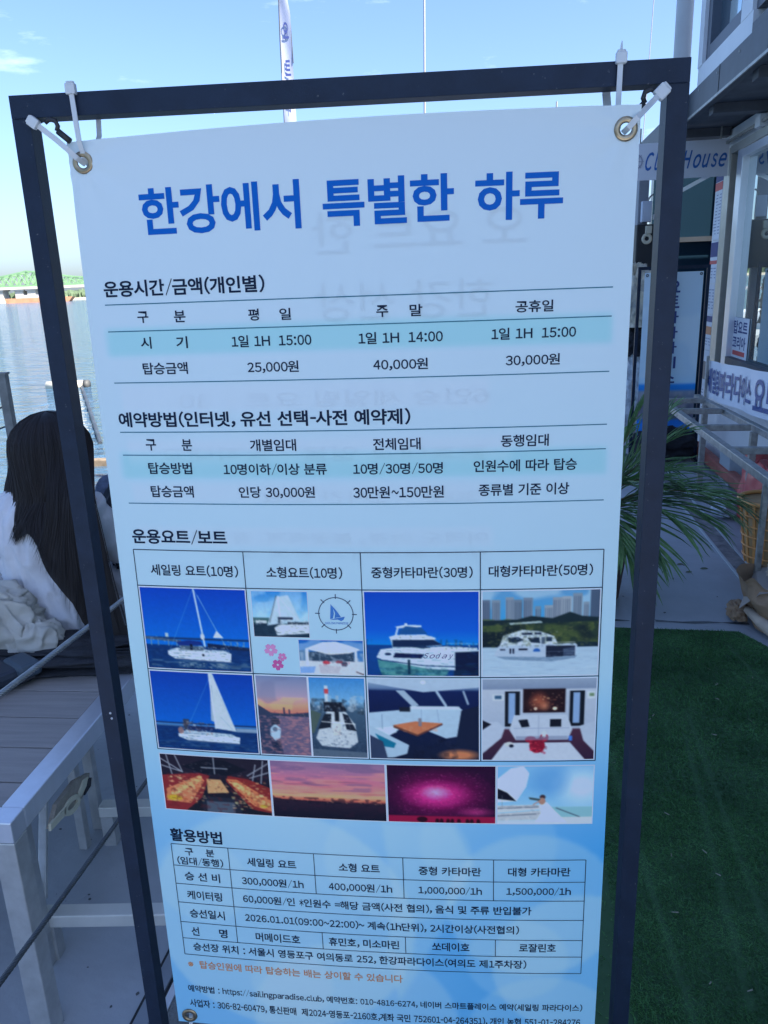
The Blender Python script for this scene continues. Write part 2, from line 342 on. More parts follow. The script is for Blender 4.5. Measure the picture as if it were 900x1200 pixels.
# green truss bridge
GREENP = mat('pale_green_paint', (.20, .36, .18), .5, 0, .3, .1)
CONC = mat('pale_concrete', (.58, .52, .44), .85, 0, .4, .15)
br = thing('truss_bridge', 'pale green steel truss bridge crossing the river behind the left post of the sign frame', 'bridge', (0, 600, 0))
def topz(x):          # haunched truss
    k = ((x + 253) % 96 - 48) / 48; return 15.2 + 6.2 * abs(k) ** 1.6
xs = np.arange(-500, 220, 6.)
for yy in (-6, 6):
    m_ = MB()
    for i in range(len(xs) - 1):
        a, b = xs[i], xs[i + 1]; za, zb = topz(a), topz(b)
        m_.bar((a, yy, za), (b, yy, zb), 1.0, 1.0); m_.bar((a, yy, 11), (b, yy, 11), 1.0, 1.2); m_.bar((a, yy, 11), (a, yy, za), .6, .6)
        m_.bar((a, yy, 11 if i % 2 else za), (b, yy, zb if i % 2 else 11), .8, .8); m_.bar((a, yy, za if i % 2 else 11), (b, yy, 11 if i % 2 else zb), .5, .5)
    obj('truss', m_, GREENP, br)
m_ = MB()
for x in xs: m_.bar((x, -6, topz(x)), (x, 6, topz(x)), .6, .6)
obj('cross_bracing', m_, GREENP, br)
m_ = MB(); m_.box(-500, 215, -6.5, 6.5, 8.6, 10.4); obj('bridge_deck', m_, CONC, br)
for x in (-445, -349, -301, -277, -262, -253, -205, -157, -61, 35, 131):
    m_ = MB(); m_.box(x - 3, x + 3, -5, 5, -2, 8.6); m_.box(x - 4, x + 4, -6, 6, 7.6, 8.7); obj('pier', m_, CONC, br)
# far low boats and barge
def barge(x, y, L_, h, m, name, lab, cat):
    b = thing(name, lab, cat, (x, y, -.8))
    k = MB(); k.add([(-L_ / 2, -3, 0), (L_ / 2 - 3, -3, 0), (L_ / 2, -3, h * .6), (-L_ / 2 - 1, -3, h * .6), (-L_ / 2, 3, 0), (L_ / 2 - 3, 3, 0), (L_ / 2, 3, h * .6), (-L_ / 2 - 1, 3, h * .6)],
                    [(0, 1, 2, 3), (4, 7, 6, 5), (3, 2, 6, 7), (0, 4, 5, 1), (1, 5, 6, 2), (0, 3, 7, 4)]); obj('hull', k, m, b)
    k = MB(); k.box(-L_ * .35, L_ * .1, -2, 2, h * .6, h); obj('cabin', k, mat('barge_cabin', (.45, .42, .45), .6), b)
barge(-232, 560, 46, 5.2, mat('rust_orange_hull', (.55, .26, .14), .7, 0, .5, .2), 'cargo_barge', 'low orange brown barge on the far water just left of the banner edge', 'barge')
barge(-283, 540, 30, 7.5, mat('dark_violet_hull', (.20, .16, .22), .7, 0, .5, .2), 'work_boat', 'dark low work boat on the far water at the left picture edge', 'boat')
#BANNER
# ------------------------------------------------------------------ sign frame and its banner
YAW, LEAN = math.radians(4.29733), math.radians(.29446)
FO = Vector((-.394559, .947326, 1.794665))
fu = Vector((math.cos(YAW), -math.sin(YAW), 0)); fn_ = Vector((-math.sin(YAW), -math.cos(YAW), 0))
fv = (Vector((0, 0, -1)) * math.cos(LEAN) + fn_ * math.sin(LEAN)).normalized(); fn_ = Vector((-.074931, -.997175, .005139)).normalized()
def Fr(s, t, n=0.): return FO + fu * s + fv * t + fn_ * n
CO = {(0, 0): .0471, (0, 1): .006, (0, 2): -.0002, (0, 3): -.0025, (1, 0): .0141, (1, 1): -.003, (1, 2): .0038, (1, 3): -.0029, (2, 0): -.0139, (2, 1): .0021, (2, 2): .0012, (3, 0): -.001, (3, 1): .0001}
def bow(s, t):
    S = (s - .35) / .3; T = (min(t, 1.3) - .5) / .5; return -.012 + sum(c * S ** i * T ** j for (i, j), c in CO.items())
def Bn(s, t, off=0.):     # banner surface, millimetres from the frame's outer top left corner
    for gx, gy, sg in ((74.8, 71.2, 1), (658.5, 71., -1)):     # tension creases fanning out from the two upper eyelets
        dx_, dy_ = (s - gx) * sg, t - gy
        if dx_ * dx_ + dy_ * dy_ < 67000: r_ = math.hypot(dx_, dy_); off += 1.5 * math.sin(8 * math.atan2(dy_, dx_ + 4) + sg) * min(1, r_ / 25) * math.exp(-r_ / 75)
    s /= 1000.; t /= 1000.; return Fr(s, t, bow(s, t) + off / 1000.)
fr = thing('sign_frame', 'black square tube stand framing the large white and blue price banner', 'sign frame', (FO.x, FO.y, 0))
def fobj(name, mb, m, par, root, **k):
    L0 = root.location; mb.v = [(x - L0[0], y - L0[1], z - L0[2]) for x, y, z in mb.v]; return obj(name, mb, m, par, **k)
def fbox(mb, s0, s1, t0, t1, n0, n1):
    vs = [Fr(s, t, n) for s in (s0, s1) for t in (t0, t1) for n in (n0, n1)]
    mb.add(vs, [(0, 1, 3, 2), (4, 6, 7, 5), (0, 4, 5, 1), (2, 3, 7, 6), (0, 2, 6, 4), (1, 5, 7, 3)])
WF, TW, TD = .730, .0225, .025
HT = 1.775
k = MB(); rw = random.Random(3)
for sx in (TW, WF - TW):
    for i in range(9): c_ = Fr(sx + rw.uniform(-.0006, .0006), TW + .001, -.001 - i * .0027); k.lathe([(.0004, -.0012), (.0019, -.0004), (.0019, .0006), (.0004, .0012)], 7, c_)
    for i in range(8): c_ = Fr(sx - (1 if sx < .3 else -1) * (i * .0026), TW + .001, .0002); k.lathe([(.0003, -.0008), (.0013, 0), (.0003, .0008)], 7, c_)
k.v = [(a - fr.location[0], b - fr.location[1], c - fr.location[2]) for a, b, c in k.v]; o = obj('weld_bead', k, FRAME, fr, smooth=True)
k = MB(); fbox(k, 0, WF, 0, TW + .001, -TD, 0); fobj('top_bar', k, FRAME, fr, fr, bevel=.0005)
k = MB(); fbox(k, 0, TW - .002, TW + .001, HT, -TD, -.0001); fobj('post', k, FRAME, fr, fr, bevel=.0005)
k = MB(); fbox(k, WF - TW, WF, TW + .001, HT, -TD, -.0001); fobj('post', k, FRAME, fr, fr, bevel=.0005)
k = MB(); fbox(k, TW, WF - TW, 1.60, 1.6225, -TD, -.0001); fobj('bottom_bar', k, FRAME, fr, fr, bevel=.0005)
for s0 in (0, WF - TW):
    k = MB(); fbox(k, s0, s0 + TW, HT, HT + .018, -.24, .22); fobj('foot_bar', k, FRAME, fr, fr, bevel=.0005)
k = MB()
for a, b in ((.012, .760), (.013, .768)): k.ring(Fr(a, b, .0003), fn_, .0011, .0006, 8, 5)
fobj('bolt_mark', k, ALU, fr, fr)

ba = thing('hanging_banner', 'large printed yacht price banner, white to blue, tied inside the black frame', 'banner', (FO.x, FO.y, 0))
def bobj(name, mb, m, **k): return fobj(name, mb, m, ba, ba, **k)
S0, S1, T0, T1 = 57.5, 673., 49., 1272.
NU, NV = 150, 300
pic = Pic(NU + 1, NV + 1, 2)
pic.grad([(0, (178, 203, 236)), (.22, (176, 205, 238)), (.45, (167, 207, 243)), (.60, (157, 202, 243)), (.72, (140, 192, 240)), (.80, (125, 184, 238)), (1, (120, 181, 236))])
def sheet(s, t): return (s - S0) / (S1 - S0), (t - T0) / (T1 - T0)
# deeper blue towards the lower right, with pale overlapping discs and petals
G = np.clip((pic.U - .35) / .65, 0, 1) * np.clip((pic.V - .52) / .22, 0, 1); pic.put(G, (45, 148, 232), .72)
G = np.clip((pic.V - .60) / .14, 0, 1) * np.clip(1 - pic.U * 2.2, 0, 1); pic.put(G, (105, 175, 238), .5)
def disc(cx, cy, r, al, c=(196, 222, 248)):
    a, b = sheet(cx, cy); pic.ell(a, b, r / (S1 - S0), r / (T1 - T0), c, al)
disc(232, 1075, 188, .34); disc(580, 1030, 116, .33); disc(400, 960, 100, .20); disc(646, 1130, 120, .34); disc(520, 930, 90, .16); disc(560, 1120, 70, .20)
disc(330, 1250, 150, .28); disc(120, 1010, 70, .18); disc(600, 1260, 110, .25); disc(240, 1180, 60, .2)
pic.poly([sheet(*q) for q in ((380, 900), (475, 900), (500, 960), (470, 1040), (430, 1130), (395, 1200), (380, 1110), (392, 1010))], (205, 228, 250), .25)
for y0, y1 in ((255, 284.), (401, 431)):
    a, b = sheet(80.8, y0); c_, d_ = sheet(653.5, y1); pic.rect(a, b, c_, d_, (148, 200, 229), 1)
for x0, y0, x1, y1 in ((90, 320, 520, 352), (90, 385, 545, 412), (90, 440, 515, 462), (90, 492, 525, 516)):     # pale boxes of the reverse side
    a, b = sheet(x0, y0); c_, d_ = sheet(x1, y1); pic.rect(a, b, c_, d_, (196, 216, 244), .22)
k = MB(); k.grid(lambda u, v: Bn(S0 + (S1 - S0) * u, T0 + (2.5 * math.sin(math.pi * u) * -1) * (1 - v) + (T1 - T0) * v), NU, NV)
SHEETM = print_mat('banner_vinyl', .42, .30)
GM = [(74.8, 71.2), (658.5, 71.0), (76.5, 1258.), (655., 1252.)]
def in_hole(f):
    i, j = f[0] % (NU + 1), f[0] // (NU + 1); a, b = S0 + (S1 - S0) * (i + .5) / NU, T0 + (T1 - T0) * (j + .5) / NV
    return any(math.hypot(a - x, b - y) < 8.3 for x, y in GM)
k.f = [f for f in k.f if not in_hole(f)]
o = bobj('banner_sheet', k, SHEETM, smooth=True); set_ink(o, ink(pic.out()))

TXT = dict(
title=[("한강에서",136.6,320.2,127,49.6),("특별한",344.5,484.4,128.2,47.6),("하루",506.6,597.6,129.5,46.8)],
h1=[("운용시간/금액(개인별)",81.5,274.2,207.2,19.3)],
r1=[("구",119.5,133.2,239.4,13),("분",164.5,178.5,239.8,13),("평",252.9,265.3,240.6,13),("일",288.9,302.1,240.9,12.8),("주",398.1,411.3,241.3,12.7),("말",434.8,448.8,241.5,12.7),("공휴일",549.6,590.4,241.6,12.5),
("시",120.2,133.5,268.4,13.4),("기",164.0,178.0,268.8,13.4),("1일 1H  15:00",230.8,323.7,269.5,13.2),("1일 1H  14:00",377.0,470.7,270,13.0),("1일 1H  15:00",523.9,615.5,269.8,12.7),
("탑승금액",119.3,175.0,298,13.7),("25,000원",247.1,307.1,299.0,13.5),("40,000원",392.5,453.7,299.6,13.1),("30,000원",539.5,598.8,299,13.0)],
h2=[("예약방법(인터넷, 유선 선택-사전 예약제)",80.8,432.7,358.0,19.5)],
r2=[("구",112.2,125.4,388.3,14),("분",158.1,171.0,388.5,14),("개별임대",242.6,298.2,389.2,14.2),("전체임대",388.6,443.6,389.6,14.0),("동행임대",534.8,588.7,388.8,13.8),
("탑승방법",112.2,168.1,417,14.4),("10명이하/이상 분류",207.6,333.1,418,14.3),("10명/30명/50명",364.4,468.6,418.4,14.1),("인원수에 따라 탑승",503.8,621.2,417.5,14.0),
("탑승금액",112.0,167.2,445.8,14.6),("인당 30,000원",224.2,317.2,446.3,14.5),("30만원~150만원",363.1,469.2,446.6,14.4),("종류별 기준 이상",509.6,613.3,445.8,14.2)],
h3=[("운용요트/보트",80.0,204.1,503.5,20)],
r3=[("세일링 요트(10명)",99.5,214.5,547.2,15.6),("소형요트(10명)",250.3,345.0,547.2,15.5),("중형카타마란(30명)",380.4,502.3,546.3,15.2),("대형카타마란(50명)",521.2,644.3,545.8,15.0)],
h4=[("활용방법",81.7,157.1,938.2,21)],
r4=[("구    분",100.4,143.4,964.5,12.4),("(임대/동행)",87.6,155.0,980.0,13.6),("세일링 요트",189.8,259.6,973.6,14),("소형 요트",318.9,375.2,973.0,14),("중형 카타마란",427.9,511.6,973.2,14),("대형 카타마란",547.4,630.0,972.4,14),
("승 선 비",95.9,147.9,1005.6,14.6),("300,000원/1h",179.7,268.0,1005.8,14.6),("400,000원/1h",303.3,391.1,1005.6,14.6),("1,000,000/1h",426.9,512.7,1004.9,14),("1,500,000/1h",545.5,631.6,1004,13.9),
("케이터링",96.0,147.9,1037.6,15),("60,000원/인 *인원수 =해당 금액(사전 협의), 음식 및 주류 반입불가",178.7,579.5,1036.3,14.8),
("승선일시",96.7,148.9,1069.3,15.2),("2026.01.01(09:00~22:00)~ 계속(1h단위), 2시간이상(사전협의)",178.9,563.3,1068.8,15),
("선",95.8,107.5,1100.9,15.4),("명",137.7,149.9,1101,15.4),("머메이드호",191.8,256.7,1101.3,15.2),("휴민호, 미소마린",298.0,397.7,1100.8,15.2),("쏘데이호",443.8,495.6,1100.4,14.8),("로잘린호",563.7,614.1,1099,14.6),
("승선장 위치 : 서울시 영등포구 여의동로 252, 한강파라다이스(여의도 제1주차장)",95.7,574.3,1128.4,15.4)],
note=[("※ 탑승인원에 따라 탑승하는 배는 상이할 수 있습니다",84.1,400.9,1160.8,14.2)],
foot=[("예약방법 : https://sailingparadise.club, 예약번호: 010-4816-6274, 네이버 스마트플레이스 예약(세일링 파라다이스)",79.3,654.3,1207.3,15.4),
("사업자 : 306-82-60479, 통신판매  제2024-영등포-2160호,계좌 국민 752601-04-264351), 개인 농협 551-01-284276",79.3,652.3,1233.8,15.6)])
def text_part(name, items, m, bold, off=.55, **kk):
    for body, a, b, y, h in items:
        k = MB(); put_text(k, body, a, b, y, h, lambda X, Y: Bn(X, Y, off), bold, **kk); o = bobj(name, k, m)
    return o
text_part('title_lettering', TXT['title'], TITLEINK, .024)
for key, nm, bd in (('h1', 'heading_lettering', .024), ('h2', 'heading_lettering', .024), ('h3', 'heading_lettering', .024), ('h4', 'heading_lettering', .024), ('r1', 'table_lettering', .016), ('r2', 'table_lettering', .016), ('r3', 'table_lettering', .016), ('r4', 'table_lettering', .016), ('foot', 'footer_lettering', .016)):
    text_part(nm, TXT[key], INK, bd)
text_part('note_lettering', TXT['note'], ORANGEINK, .016)['label'] = 'orange note lettering'
# writing on the reverse side, seen faintly through the vinyl
k = MB()
for body, a, b, y, h in (("오 요트 한", 330, 560, 158, 44), ("한강 선상", 330, 525, 230, 42), ("6인승 세일링 요트 - 30", 160, 522, 336, 19), ("원효대교 일몰 - 동작대교", 130, 520, 400, 18),
                         ("30분 ~ 1시간 소요", 250, 512, 452, 16), ("여의도 야경, 불꽃축제, 잠실롯데", 130, 520, 503, 16), ("또는 동호대교 왕복 코스", 180, 520, 524, 14)):
    put_text(k, body, a, b, y, h, lambda X, Y: Bn(X, Y, -1.0), .016, mirror=True)
bobj('reverse_lettering', k, GHOSTINK)
def hline(k, t, s0, s1, wd, off=.45, n=24):
    k.grid(lambda u, v: Bn(s0 + (s1 - s0) * u, t - wd / 2 + wd * v, off), n, 1)
def vline(k, s, t0, t1, wd, off=.5, n=10):
    k.grid(lambda u, v: Bn(s - wd / 2 + wd * u, t0 + (t1 - t0) * v, off), 1, n)
k = MB()
for t_ in (224.6, 254.9, 314.1, 373., 401., 461.1): hline(k, t_, 80.8, 653.4, 1.1)
bobj('teal_rules', k, LINEINK)
k = MB()
for t_ in (521.1, 568.8, 685., 803.3): hline(k, t_, 79.3, 656.1, 1.1)
for s_ in (79.3, 222.7, 368.1, 511.3, 656.1): vline(k, s_, 521.1, 803.3, 1.1)
bobj('table_rules', k, INK)
k = MB()
for t_ in (953.5, 989., 1019.8, 1051.8, 1085.9, 1114.7, 1143.8): hline(k, t_, 81.2, 649.8, 1.0)
for s_ in (81.2, 649.8): vline(k, s_, 953.5, 1143.8, 1.)
vline(k, 164, 953.5, 1114.7, 1.)
for s_ in (285., 407., 528.2): vline(k, s_, 953.5, 1019.8, 1.)
for s_ in (289.3, 406.8, 531.2): vline(k, s_, 1085.9, 1114.7, 1.)
bobj('table_rules', k, INK)
# ---- printed photographs
PHM = print_mat('photo_print', .35, .1)
WHM = mat('print_white', (.80, .80, .80), .4)
def photo(box, paint, label, brd=1.3, res=1.0):
    s0, s1, t0, t1 = box
    k = MB(); k.grid(lambda u, v: Bn(s0 + (s1 - s0) * u, t0 + (t1 - t0) * v, .30), 12, 10); o0 = bobj('photo_border', k, WHM, smooth=True)
    s0 += brd; s1 -= brd; t0 += brd; t1 -= brd
    w_, h_ = int((s1 - s0) / res) + 1, int((t1 - t0) / res) + 1
    P = Pic(w_, h_, 3); paint(P)
    k = MB(); k.grid(lambda u, v: Bn(s0 + (s1 - s0) * u, t0 + (t1 - t0) * v, .60), w_ - 1, h_ - 1)
    o = bobj('photo_print', k, PHM, smooth=True, label=label); set_ink(o, ink(P.out()))
W_, DK = (205, 222, 240), (8, 18, 45)
def p_sea(P, hz=.66, top=(0, 62, 185), low=(0, 105, 215)):
    P.grad([(0, top), (hz, low)]); P.rect(0, hz, 1, 1, (6, 48, 110)); P.noise(30, 60, .35, None, hz, 1)
def p1(P):
    p_sea(P, .70); P.rect(0, .60, 1, .625, (20, 40, 80), .8); P.poly([(0, .60), (.35, .635), (.35, .66), (0, .635)], (60, 85, 120))
    for x in (.05, .12, .22, .3, .75, .82, .88, .94): P.rect(x, .63, x + .012, .71, (110, 140, 175), .8)
    P.poly([(.6, .66), (1, .70), (1, .74), (.6, .72)], (15, 35, 75)); P.rect(.2, .55, .23, .6, (160, 190, 215))
    P.poly([(.21, .77), (.82, .78), (.81, .885), (.27, .865), (.21, .82)], W_); P.poly([(.21, .77), (.3, .73), (.75, .745), (.82, .78)], (180, 205, 230))
    P.poly([(.3, .66), (.42, .63), (.54, .64), (.56, .69), (.33, .70)], (15, 45, 130)); P.rect(.33, .70, .56, .76, (70, 95, 120)); P.rect(.43, .68, .455, .76, DK)
    P.line(.515, 0, .575, .70, .012, (200, 220, 240)); P.line(.55, .08, .705, .52, .005, (120, 160, 210)); P.poly([(.70, .50), (.76, .59), (.66, .59)], (200, 215, 230)); P.ell(.56, .58, .02, .04, (190, 205, 225))
    P.ell(.55, .81, .012, .015, DK); P.noise(16, 46, .55, (120, 150, 165), .885, .97, .52); P.noise(50, 40, .10)
    P.poly([(.26,.865),(.82,.885),(.80,.90),(.30,.885)],(70,100,140),.7); P.line(.515,0,.80,.76,.003,(150,185,225),.7); P.line(.515,0,.24,.74,.003,(150,185,225),.6); P.line(.24,.745,.80,.765,.003,(235,240,250),.8); P.specks(.30,.70,.78,.77,90,[(225,238,250),(120,150,185),(60,80,115)],.010); P.specks(.05,.58,.20,.66,12,[(160,185,210)],.01,.5); P.specks(.75,.62,.98,.72,25,[(170,190,215)],.008,.6); P.waves(.72,.99,160,[(30,80,150),(4,30,75),(50,95,150)]); P.specks(.30,.905,.78,.96,120,[(110,140,160),(150,170,180)],.014,.55)
def p5(P):
    p_sea(P, .68, (0, 58, 170), (0, 95, 205)); P.rect(0, .645, 1, .665, (20, 40, 80), .9); P.rect(0, .665, 1, .70, (120, 160, 200), .5)
    P.poly([(.58, 0), (.615, 0), (.80, .73), (.60, .70)], (185, 205, 225)); P.poly([(.585, .15), (.60, .15), (.60, .62), (.56, .60)], (150, 175, 205)); P.line(.58, 0, .60, .70, .01, (210, 225, 240))
    P.poly([(.22, .79), (.83, .80), (.82, .885), (.30, .87), (.22, .83)], W_); P.poly([(.3, .74), (.75, .765), (.8, .80), (.25, .79)], (170, 195, 220)); P.rect(.28, .60, .34, .74, (50, 60, 85)); P.rect(.32, .68, .58, .73, (25, 40, 90))
    P.ell(.25, .75, .03, .045, (200, 140, 120), .7); P.rect(.8, .69, 1, .735, (170, 195, 220), .7); P.noise(20, 50, .4, (90, 125, 150), .89, .96, .55); P.noise(50, 40, .1)
    P.line(.60,.02,.30,.76,.003,(150,185,225),.6); P.line(.64,.2,.80,.72,.003,(140,165,200),.6); P.line(.66,.55,.76,.70,.004,(120,150,190),.5); P.poly([(.30,.87),(.82,.885),(.82,.90),(.32,.89)],(60,90,130),.7); P.specks(.26,.62,.56,.78,90,[(30,40,70),(170,190,215),(90,110,150),(150,110,100)],.012); P.specks(.45,.76,.80,.80,40,[(225,238,250),(120,150,185),(60,80,115)],.008); P.waves(.70,.99,160,[(30,80,150),(4,30,75),(50,95,150)])
def p2a(P):
    P.grad([(0, (45, 130, 215)), (.6, (150, 205, 240)), (.65, (170, 215, 240))]); P.noise(5, 6, .5, (200, 225, 245), 0, .6, .5)
    P.rect(0, .58, .4, .70, (60, 100, 110)); P.rect(0, .70, 1, 1, (25, 50, 75)); P.poly([(.45, .12), (.66, .08), (.85, .62), (.25, .75)], (175, 205, 232)); P.line(.45, .1, .30, .68, .008, (60, 70, 90)); P.line(.48, .1, .50, .7, .012, (215, 230, 245))
    P.poly([(.46, .72), (1, .70), (1, .9), (.42, .96), (.38, .80)], W_); P.rect(.62, .66, 1, .71, (35, 50, 70)); P.rect(.45, .56, .72, .61, (45, 60, 90)); P.rect(.45, .60, .50, .72, (60, 80, 100)); P.rect(.05, .64, .25, .7, (200, 215, 230)); P.noise(30, 20, .15)
    P.line(.48,.1,.85,.66,.004,(230,240,250),.6); P.specks(.40,.60,.98,.74,70,[(225,238,250),(120,150,185),(60,80,115)],.014); P.waves(.72,.99,60,[(50,80,110),(15,35,60)]); P.specks(0,.6,.3,.72,30,[(225,238,250),(120,150,185),(60,80,115)],.014)
def p2b(P):
    P.grad([(0, (20, 95, 190)), (.5, (60, 120, 190)), (1, (150, 180, 215))]); P.noise(4, 6, .6, (180, 205, 235), 0, .3, .55)
    P.rect(0, .3, .12, .7, (90, 130, 175)); P.rect(.15, .34, .85, .62, (40, 65, 95)); P.noise(22, 5, .7, (170, 190, 215), .36, .62, .5)
    P.rect(0, .60, 1, 1, (195, 205, 225)); P.poly([(.10, .26), (.38, .06), (.58, .04), (.80, .16), (.95, .26), (.80, .36), (.48, .42), (.30, .34)], (215, 222, 235)); P.rect(.10, .26, .15, .75, (215, 225, 240)); P.rect(.86, .3, .90, .62, (205, 215, 232))
    P.ell(.42, .64, .06, .05, (190, 60, 80)); P.ell(.62, .62, .06, .04, (150, 70, 90)); P.ell(.70, .68, .05, .07, (60, 70, 100)); P.poly([(.3, .7), (.65, .75), (.6, .95), (.32, .95)], (180, 185, 205)); P.poly([(0, .78), (.25, .76), (.22, .95), (0, .97)], (120, 165, 230)); P.line(.88, .9, 1, .98, .02, (70, 60, 70)); P.noise(40, 30, .12)
    P.specks(.15,.36,.86,.62,120,[(200,215,235),(30,50,75),(120,140,170)],.012); P.specks(.35,.6,.8,.74,50,[(190,60,80),(70,80,110),(220,225,235)],.016); P.specks(0,.66,1,.98,60,[(225,230,242),(160,170,195)],.02,.4)
def p3(P):
    P.grad([(0, (0, 66, 190)), (.45, (0, 88, 210)), (.62, (0, 122, 220))]); P.rect(0, .625, 1, 1, (4, 62, 140)); P.noise(14, 30, .2, None, .63, 1); P.noise(60, 8, .6, (30, 60, 90), .56, .66, .55)
    P.poly([(.78, .7), (1, .69), (1, 1), (.78, 1)], (3, 22, 62)); P.poly([(.10, .80), (.35, .86), (.74, .93), (.70, 1), (.14, 1), (.11, .9)], (70, 140, 150)); P.noise(14, 30, .6, (10, 50, 80), .84, 1, .55)
    P.poly([(.09, .775), (.13, .68), (.72, .70), (.79, .70), (.79, .925), (.55, .91), (.15, .81)], (188, 212, 236)); P.poly([(.13, .68), (.22, .665), (.72, .64), (.99, .66), (.98, .685), (.72, .70), (.4, .715)], (205, 225, 242))
    P.poly([(.22, .56), (.60, .545), (.68, .63), (.55, .64), (.24, .67)], (160, 190, 220)); P.poly([(.24, .565), (.60, .56), (.68, .62), (.40, .65), (.24, .65)], (12, 38, 80)); P.poly([(.42, .65), (.5, .625), (.58, .655), (.5, .665)], (20, 50, 90))
    P.poly([(.21, .53), (.27, .505), (.53, .50), (.63, .545), (.60, .56), (.22, .56)], W_); P.poly([(.26, .41), (.36, .385), (.50, .39), (.50, .41), (.30, .425)], W_); P.line(.29, .42, .27, .51, .012, W_); P.poly([(.30, .45), (.36, .40), (.50, .42), (.55, .49), (.3, .5)], (20, 80, 150)); P.rect(.35, .365, .375, .39, W_)
    P.poly([(.26, .72), (.52, .735), (.49, .785), (.24, .775)], (10, 25, 70)); P.ell(.195, .735, .028, .016, (15, 35, 80)); P.poly([(.12, .80), (.5, .865), (.79, .88), (.79, .89), (.5, .875), (.12, .81)], (12, 40, 90)); P.rect(.37, .80, .39, .98, (10, 40, 70)); P.line(.79, .70, 1, .69, .012, (190, 215, 235))
    P.specks(.70,.60,.99,.67,70,[(225,238,250),(120,150,185),(60,80,115)],.008); P.line(.72,.60,.99,.61,.003,(190,210,235),.8); P.specks(.26,.50,.66,.56,35,[(225,238,250),(120,150,185),(60,80,115)],.008); P.specks(.24,.64,.68,.70,40,[(205,225,242),(120,150,190)],.012,.6); P.waves(.64,.99,120,[(10,80,170),(2,40,110)],.35); P.specks(.12,.86,.72,.99,90,[(110,170,180),(20,80,110)],.02,.5); P.line(.24,.67,.14,.68,.003,(220,235,248))
def p4(P):
    P.grad([(0, (90, 150, 205)), (.3, (60, 150, 215)), (.62, (60, 110, 140))]); P.noise(5, 7, .7, (190, 212, 232), 0, .3, .45)
    for x0, x1, y, c in ((0, .07, .10, (90, 108, 138)), (.08, .155, .10, (120, 140, 165)), (.20, .27, .07, (130, 148, 172)), (.27, .34, .10, (105, 125, 150)), (.35, .43, .08, (110, 130, 158)), (.45, .50, .18, (110, 140, 170)), (.53, .60, .17, (140, 158, 180)), (.60, .68, .08, (135, 150, 172)), (.68, .76, .07, (150, 165, 185)), (.77, .85, .04, (120, 140, 165)), (.86, .91, .14, (125, 145, 170)), (.92, 1, 0, (70, 90, 120))):
        P.rect(x0, y, x1, .36, c)
        for q in np.arange(x0 + .008, x1 - .005, .017): P.rect(q, y + .03, q + .006, .34, (60, 80, 112), .7)
    P.rect(0, .34, 1, .65, (35, 55, 50)); P.noise(14, 14, .9, (75, 95, 55), .32, .64, .45); P.noise(9, 9, .8, (12, 26, 42), .34, .66, .5); P.poly([(.0, .34), (.3, .33), (.42, .29), (.6, .32), (.75, .25), (.85, .30), (1, .32), (1, .36), (0, .4)], (20, 40, 52)); P.rect(0, .47, .22, .66, (8, 24, 42), .8)
    P.rect(0, .655, 1, 1, (165, 195, 225)); P.poly([(.83, .60), (1, .61), (1, .66), (.8, .66)], (18, 40, 60)); P.noise(10, 40, .10, None, .66, 1); P.poly([(.12, .765), (.82, .76), (.80, .79), (.6, .83), (.2, .80)], (60, 90, 130), .5)
    P.poly([(.10, .76), (.14, .64), (.45, .62), (.55, .62), (.80, .615), (.82, .64), (.80, .77), (.55, .775)], (170, 192, 222)); P.poly([(.55, .64), (.80, .645), (.80, .765), (.55, .775)], (22, 34, 60)); P.poly([(.70, .68), (.8, .66), (.8, .76), (.7, .765)], (70, 90, 125), .7)
    P.poly([(.18, .52), (.34, .45), (.50, .47), (.62, .53), (.65, .62), (.15, .64)], (190, 210, 232)); P.poly([(.22, .54), (.31, .535), (.36, .57), (.29, .605), (.23, .595)], (20, 40, 72)); P.poly([(.39, .545), (.49, .54), (.50, .61), (.42, .60)], (20, 38, 66)); P.rect(.55, .54, .60, .59, (30, 50, 80)); P.rect(.51, .54, .54, .62, (70, 90, 120))
    P.rect(.34, .485, .43, .51, (15, 30, 60)); P.rect(.45, .485, .51, .505, (15, 30, 60)); P.poly([(.23, .37), (.5, .35), (.52, .37), (.24, .39)], (170, 195, 205)); P.rect(.155, .675, .20, .69, DK); P.rect(.315, .67, .39, .69, DK); P.rect(.235, .67, .25, .73, DK); P.rect(.262, .67, .277, .73, DK); P.ell(.47, .70, .03, .03, (30, 90, 180)); P.rect(.43, .71, .51, .74, (170, 192, 222))
    P.specks(0,.36,1,.64,420,[(85,100,60),(25,42,45),(55,72,55),(110,115,75)],.016,.5); P.specks(.16,.46,.64,.64,60,[(200,215,235),(90,110,145)],.010,.6); P.line(.55,.60,.80,.605,.003,(220,230,240)); P.waves(.67,.99,150,[(190,212,236),(135,165,200)],.4)
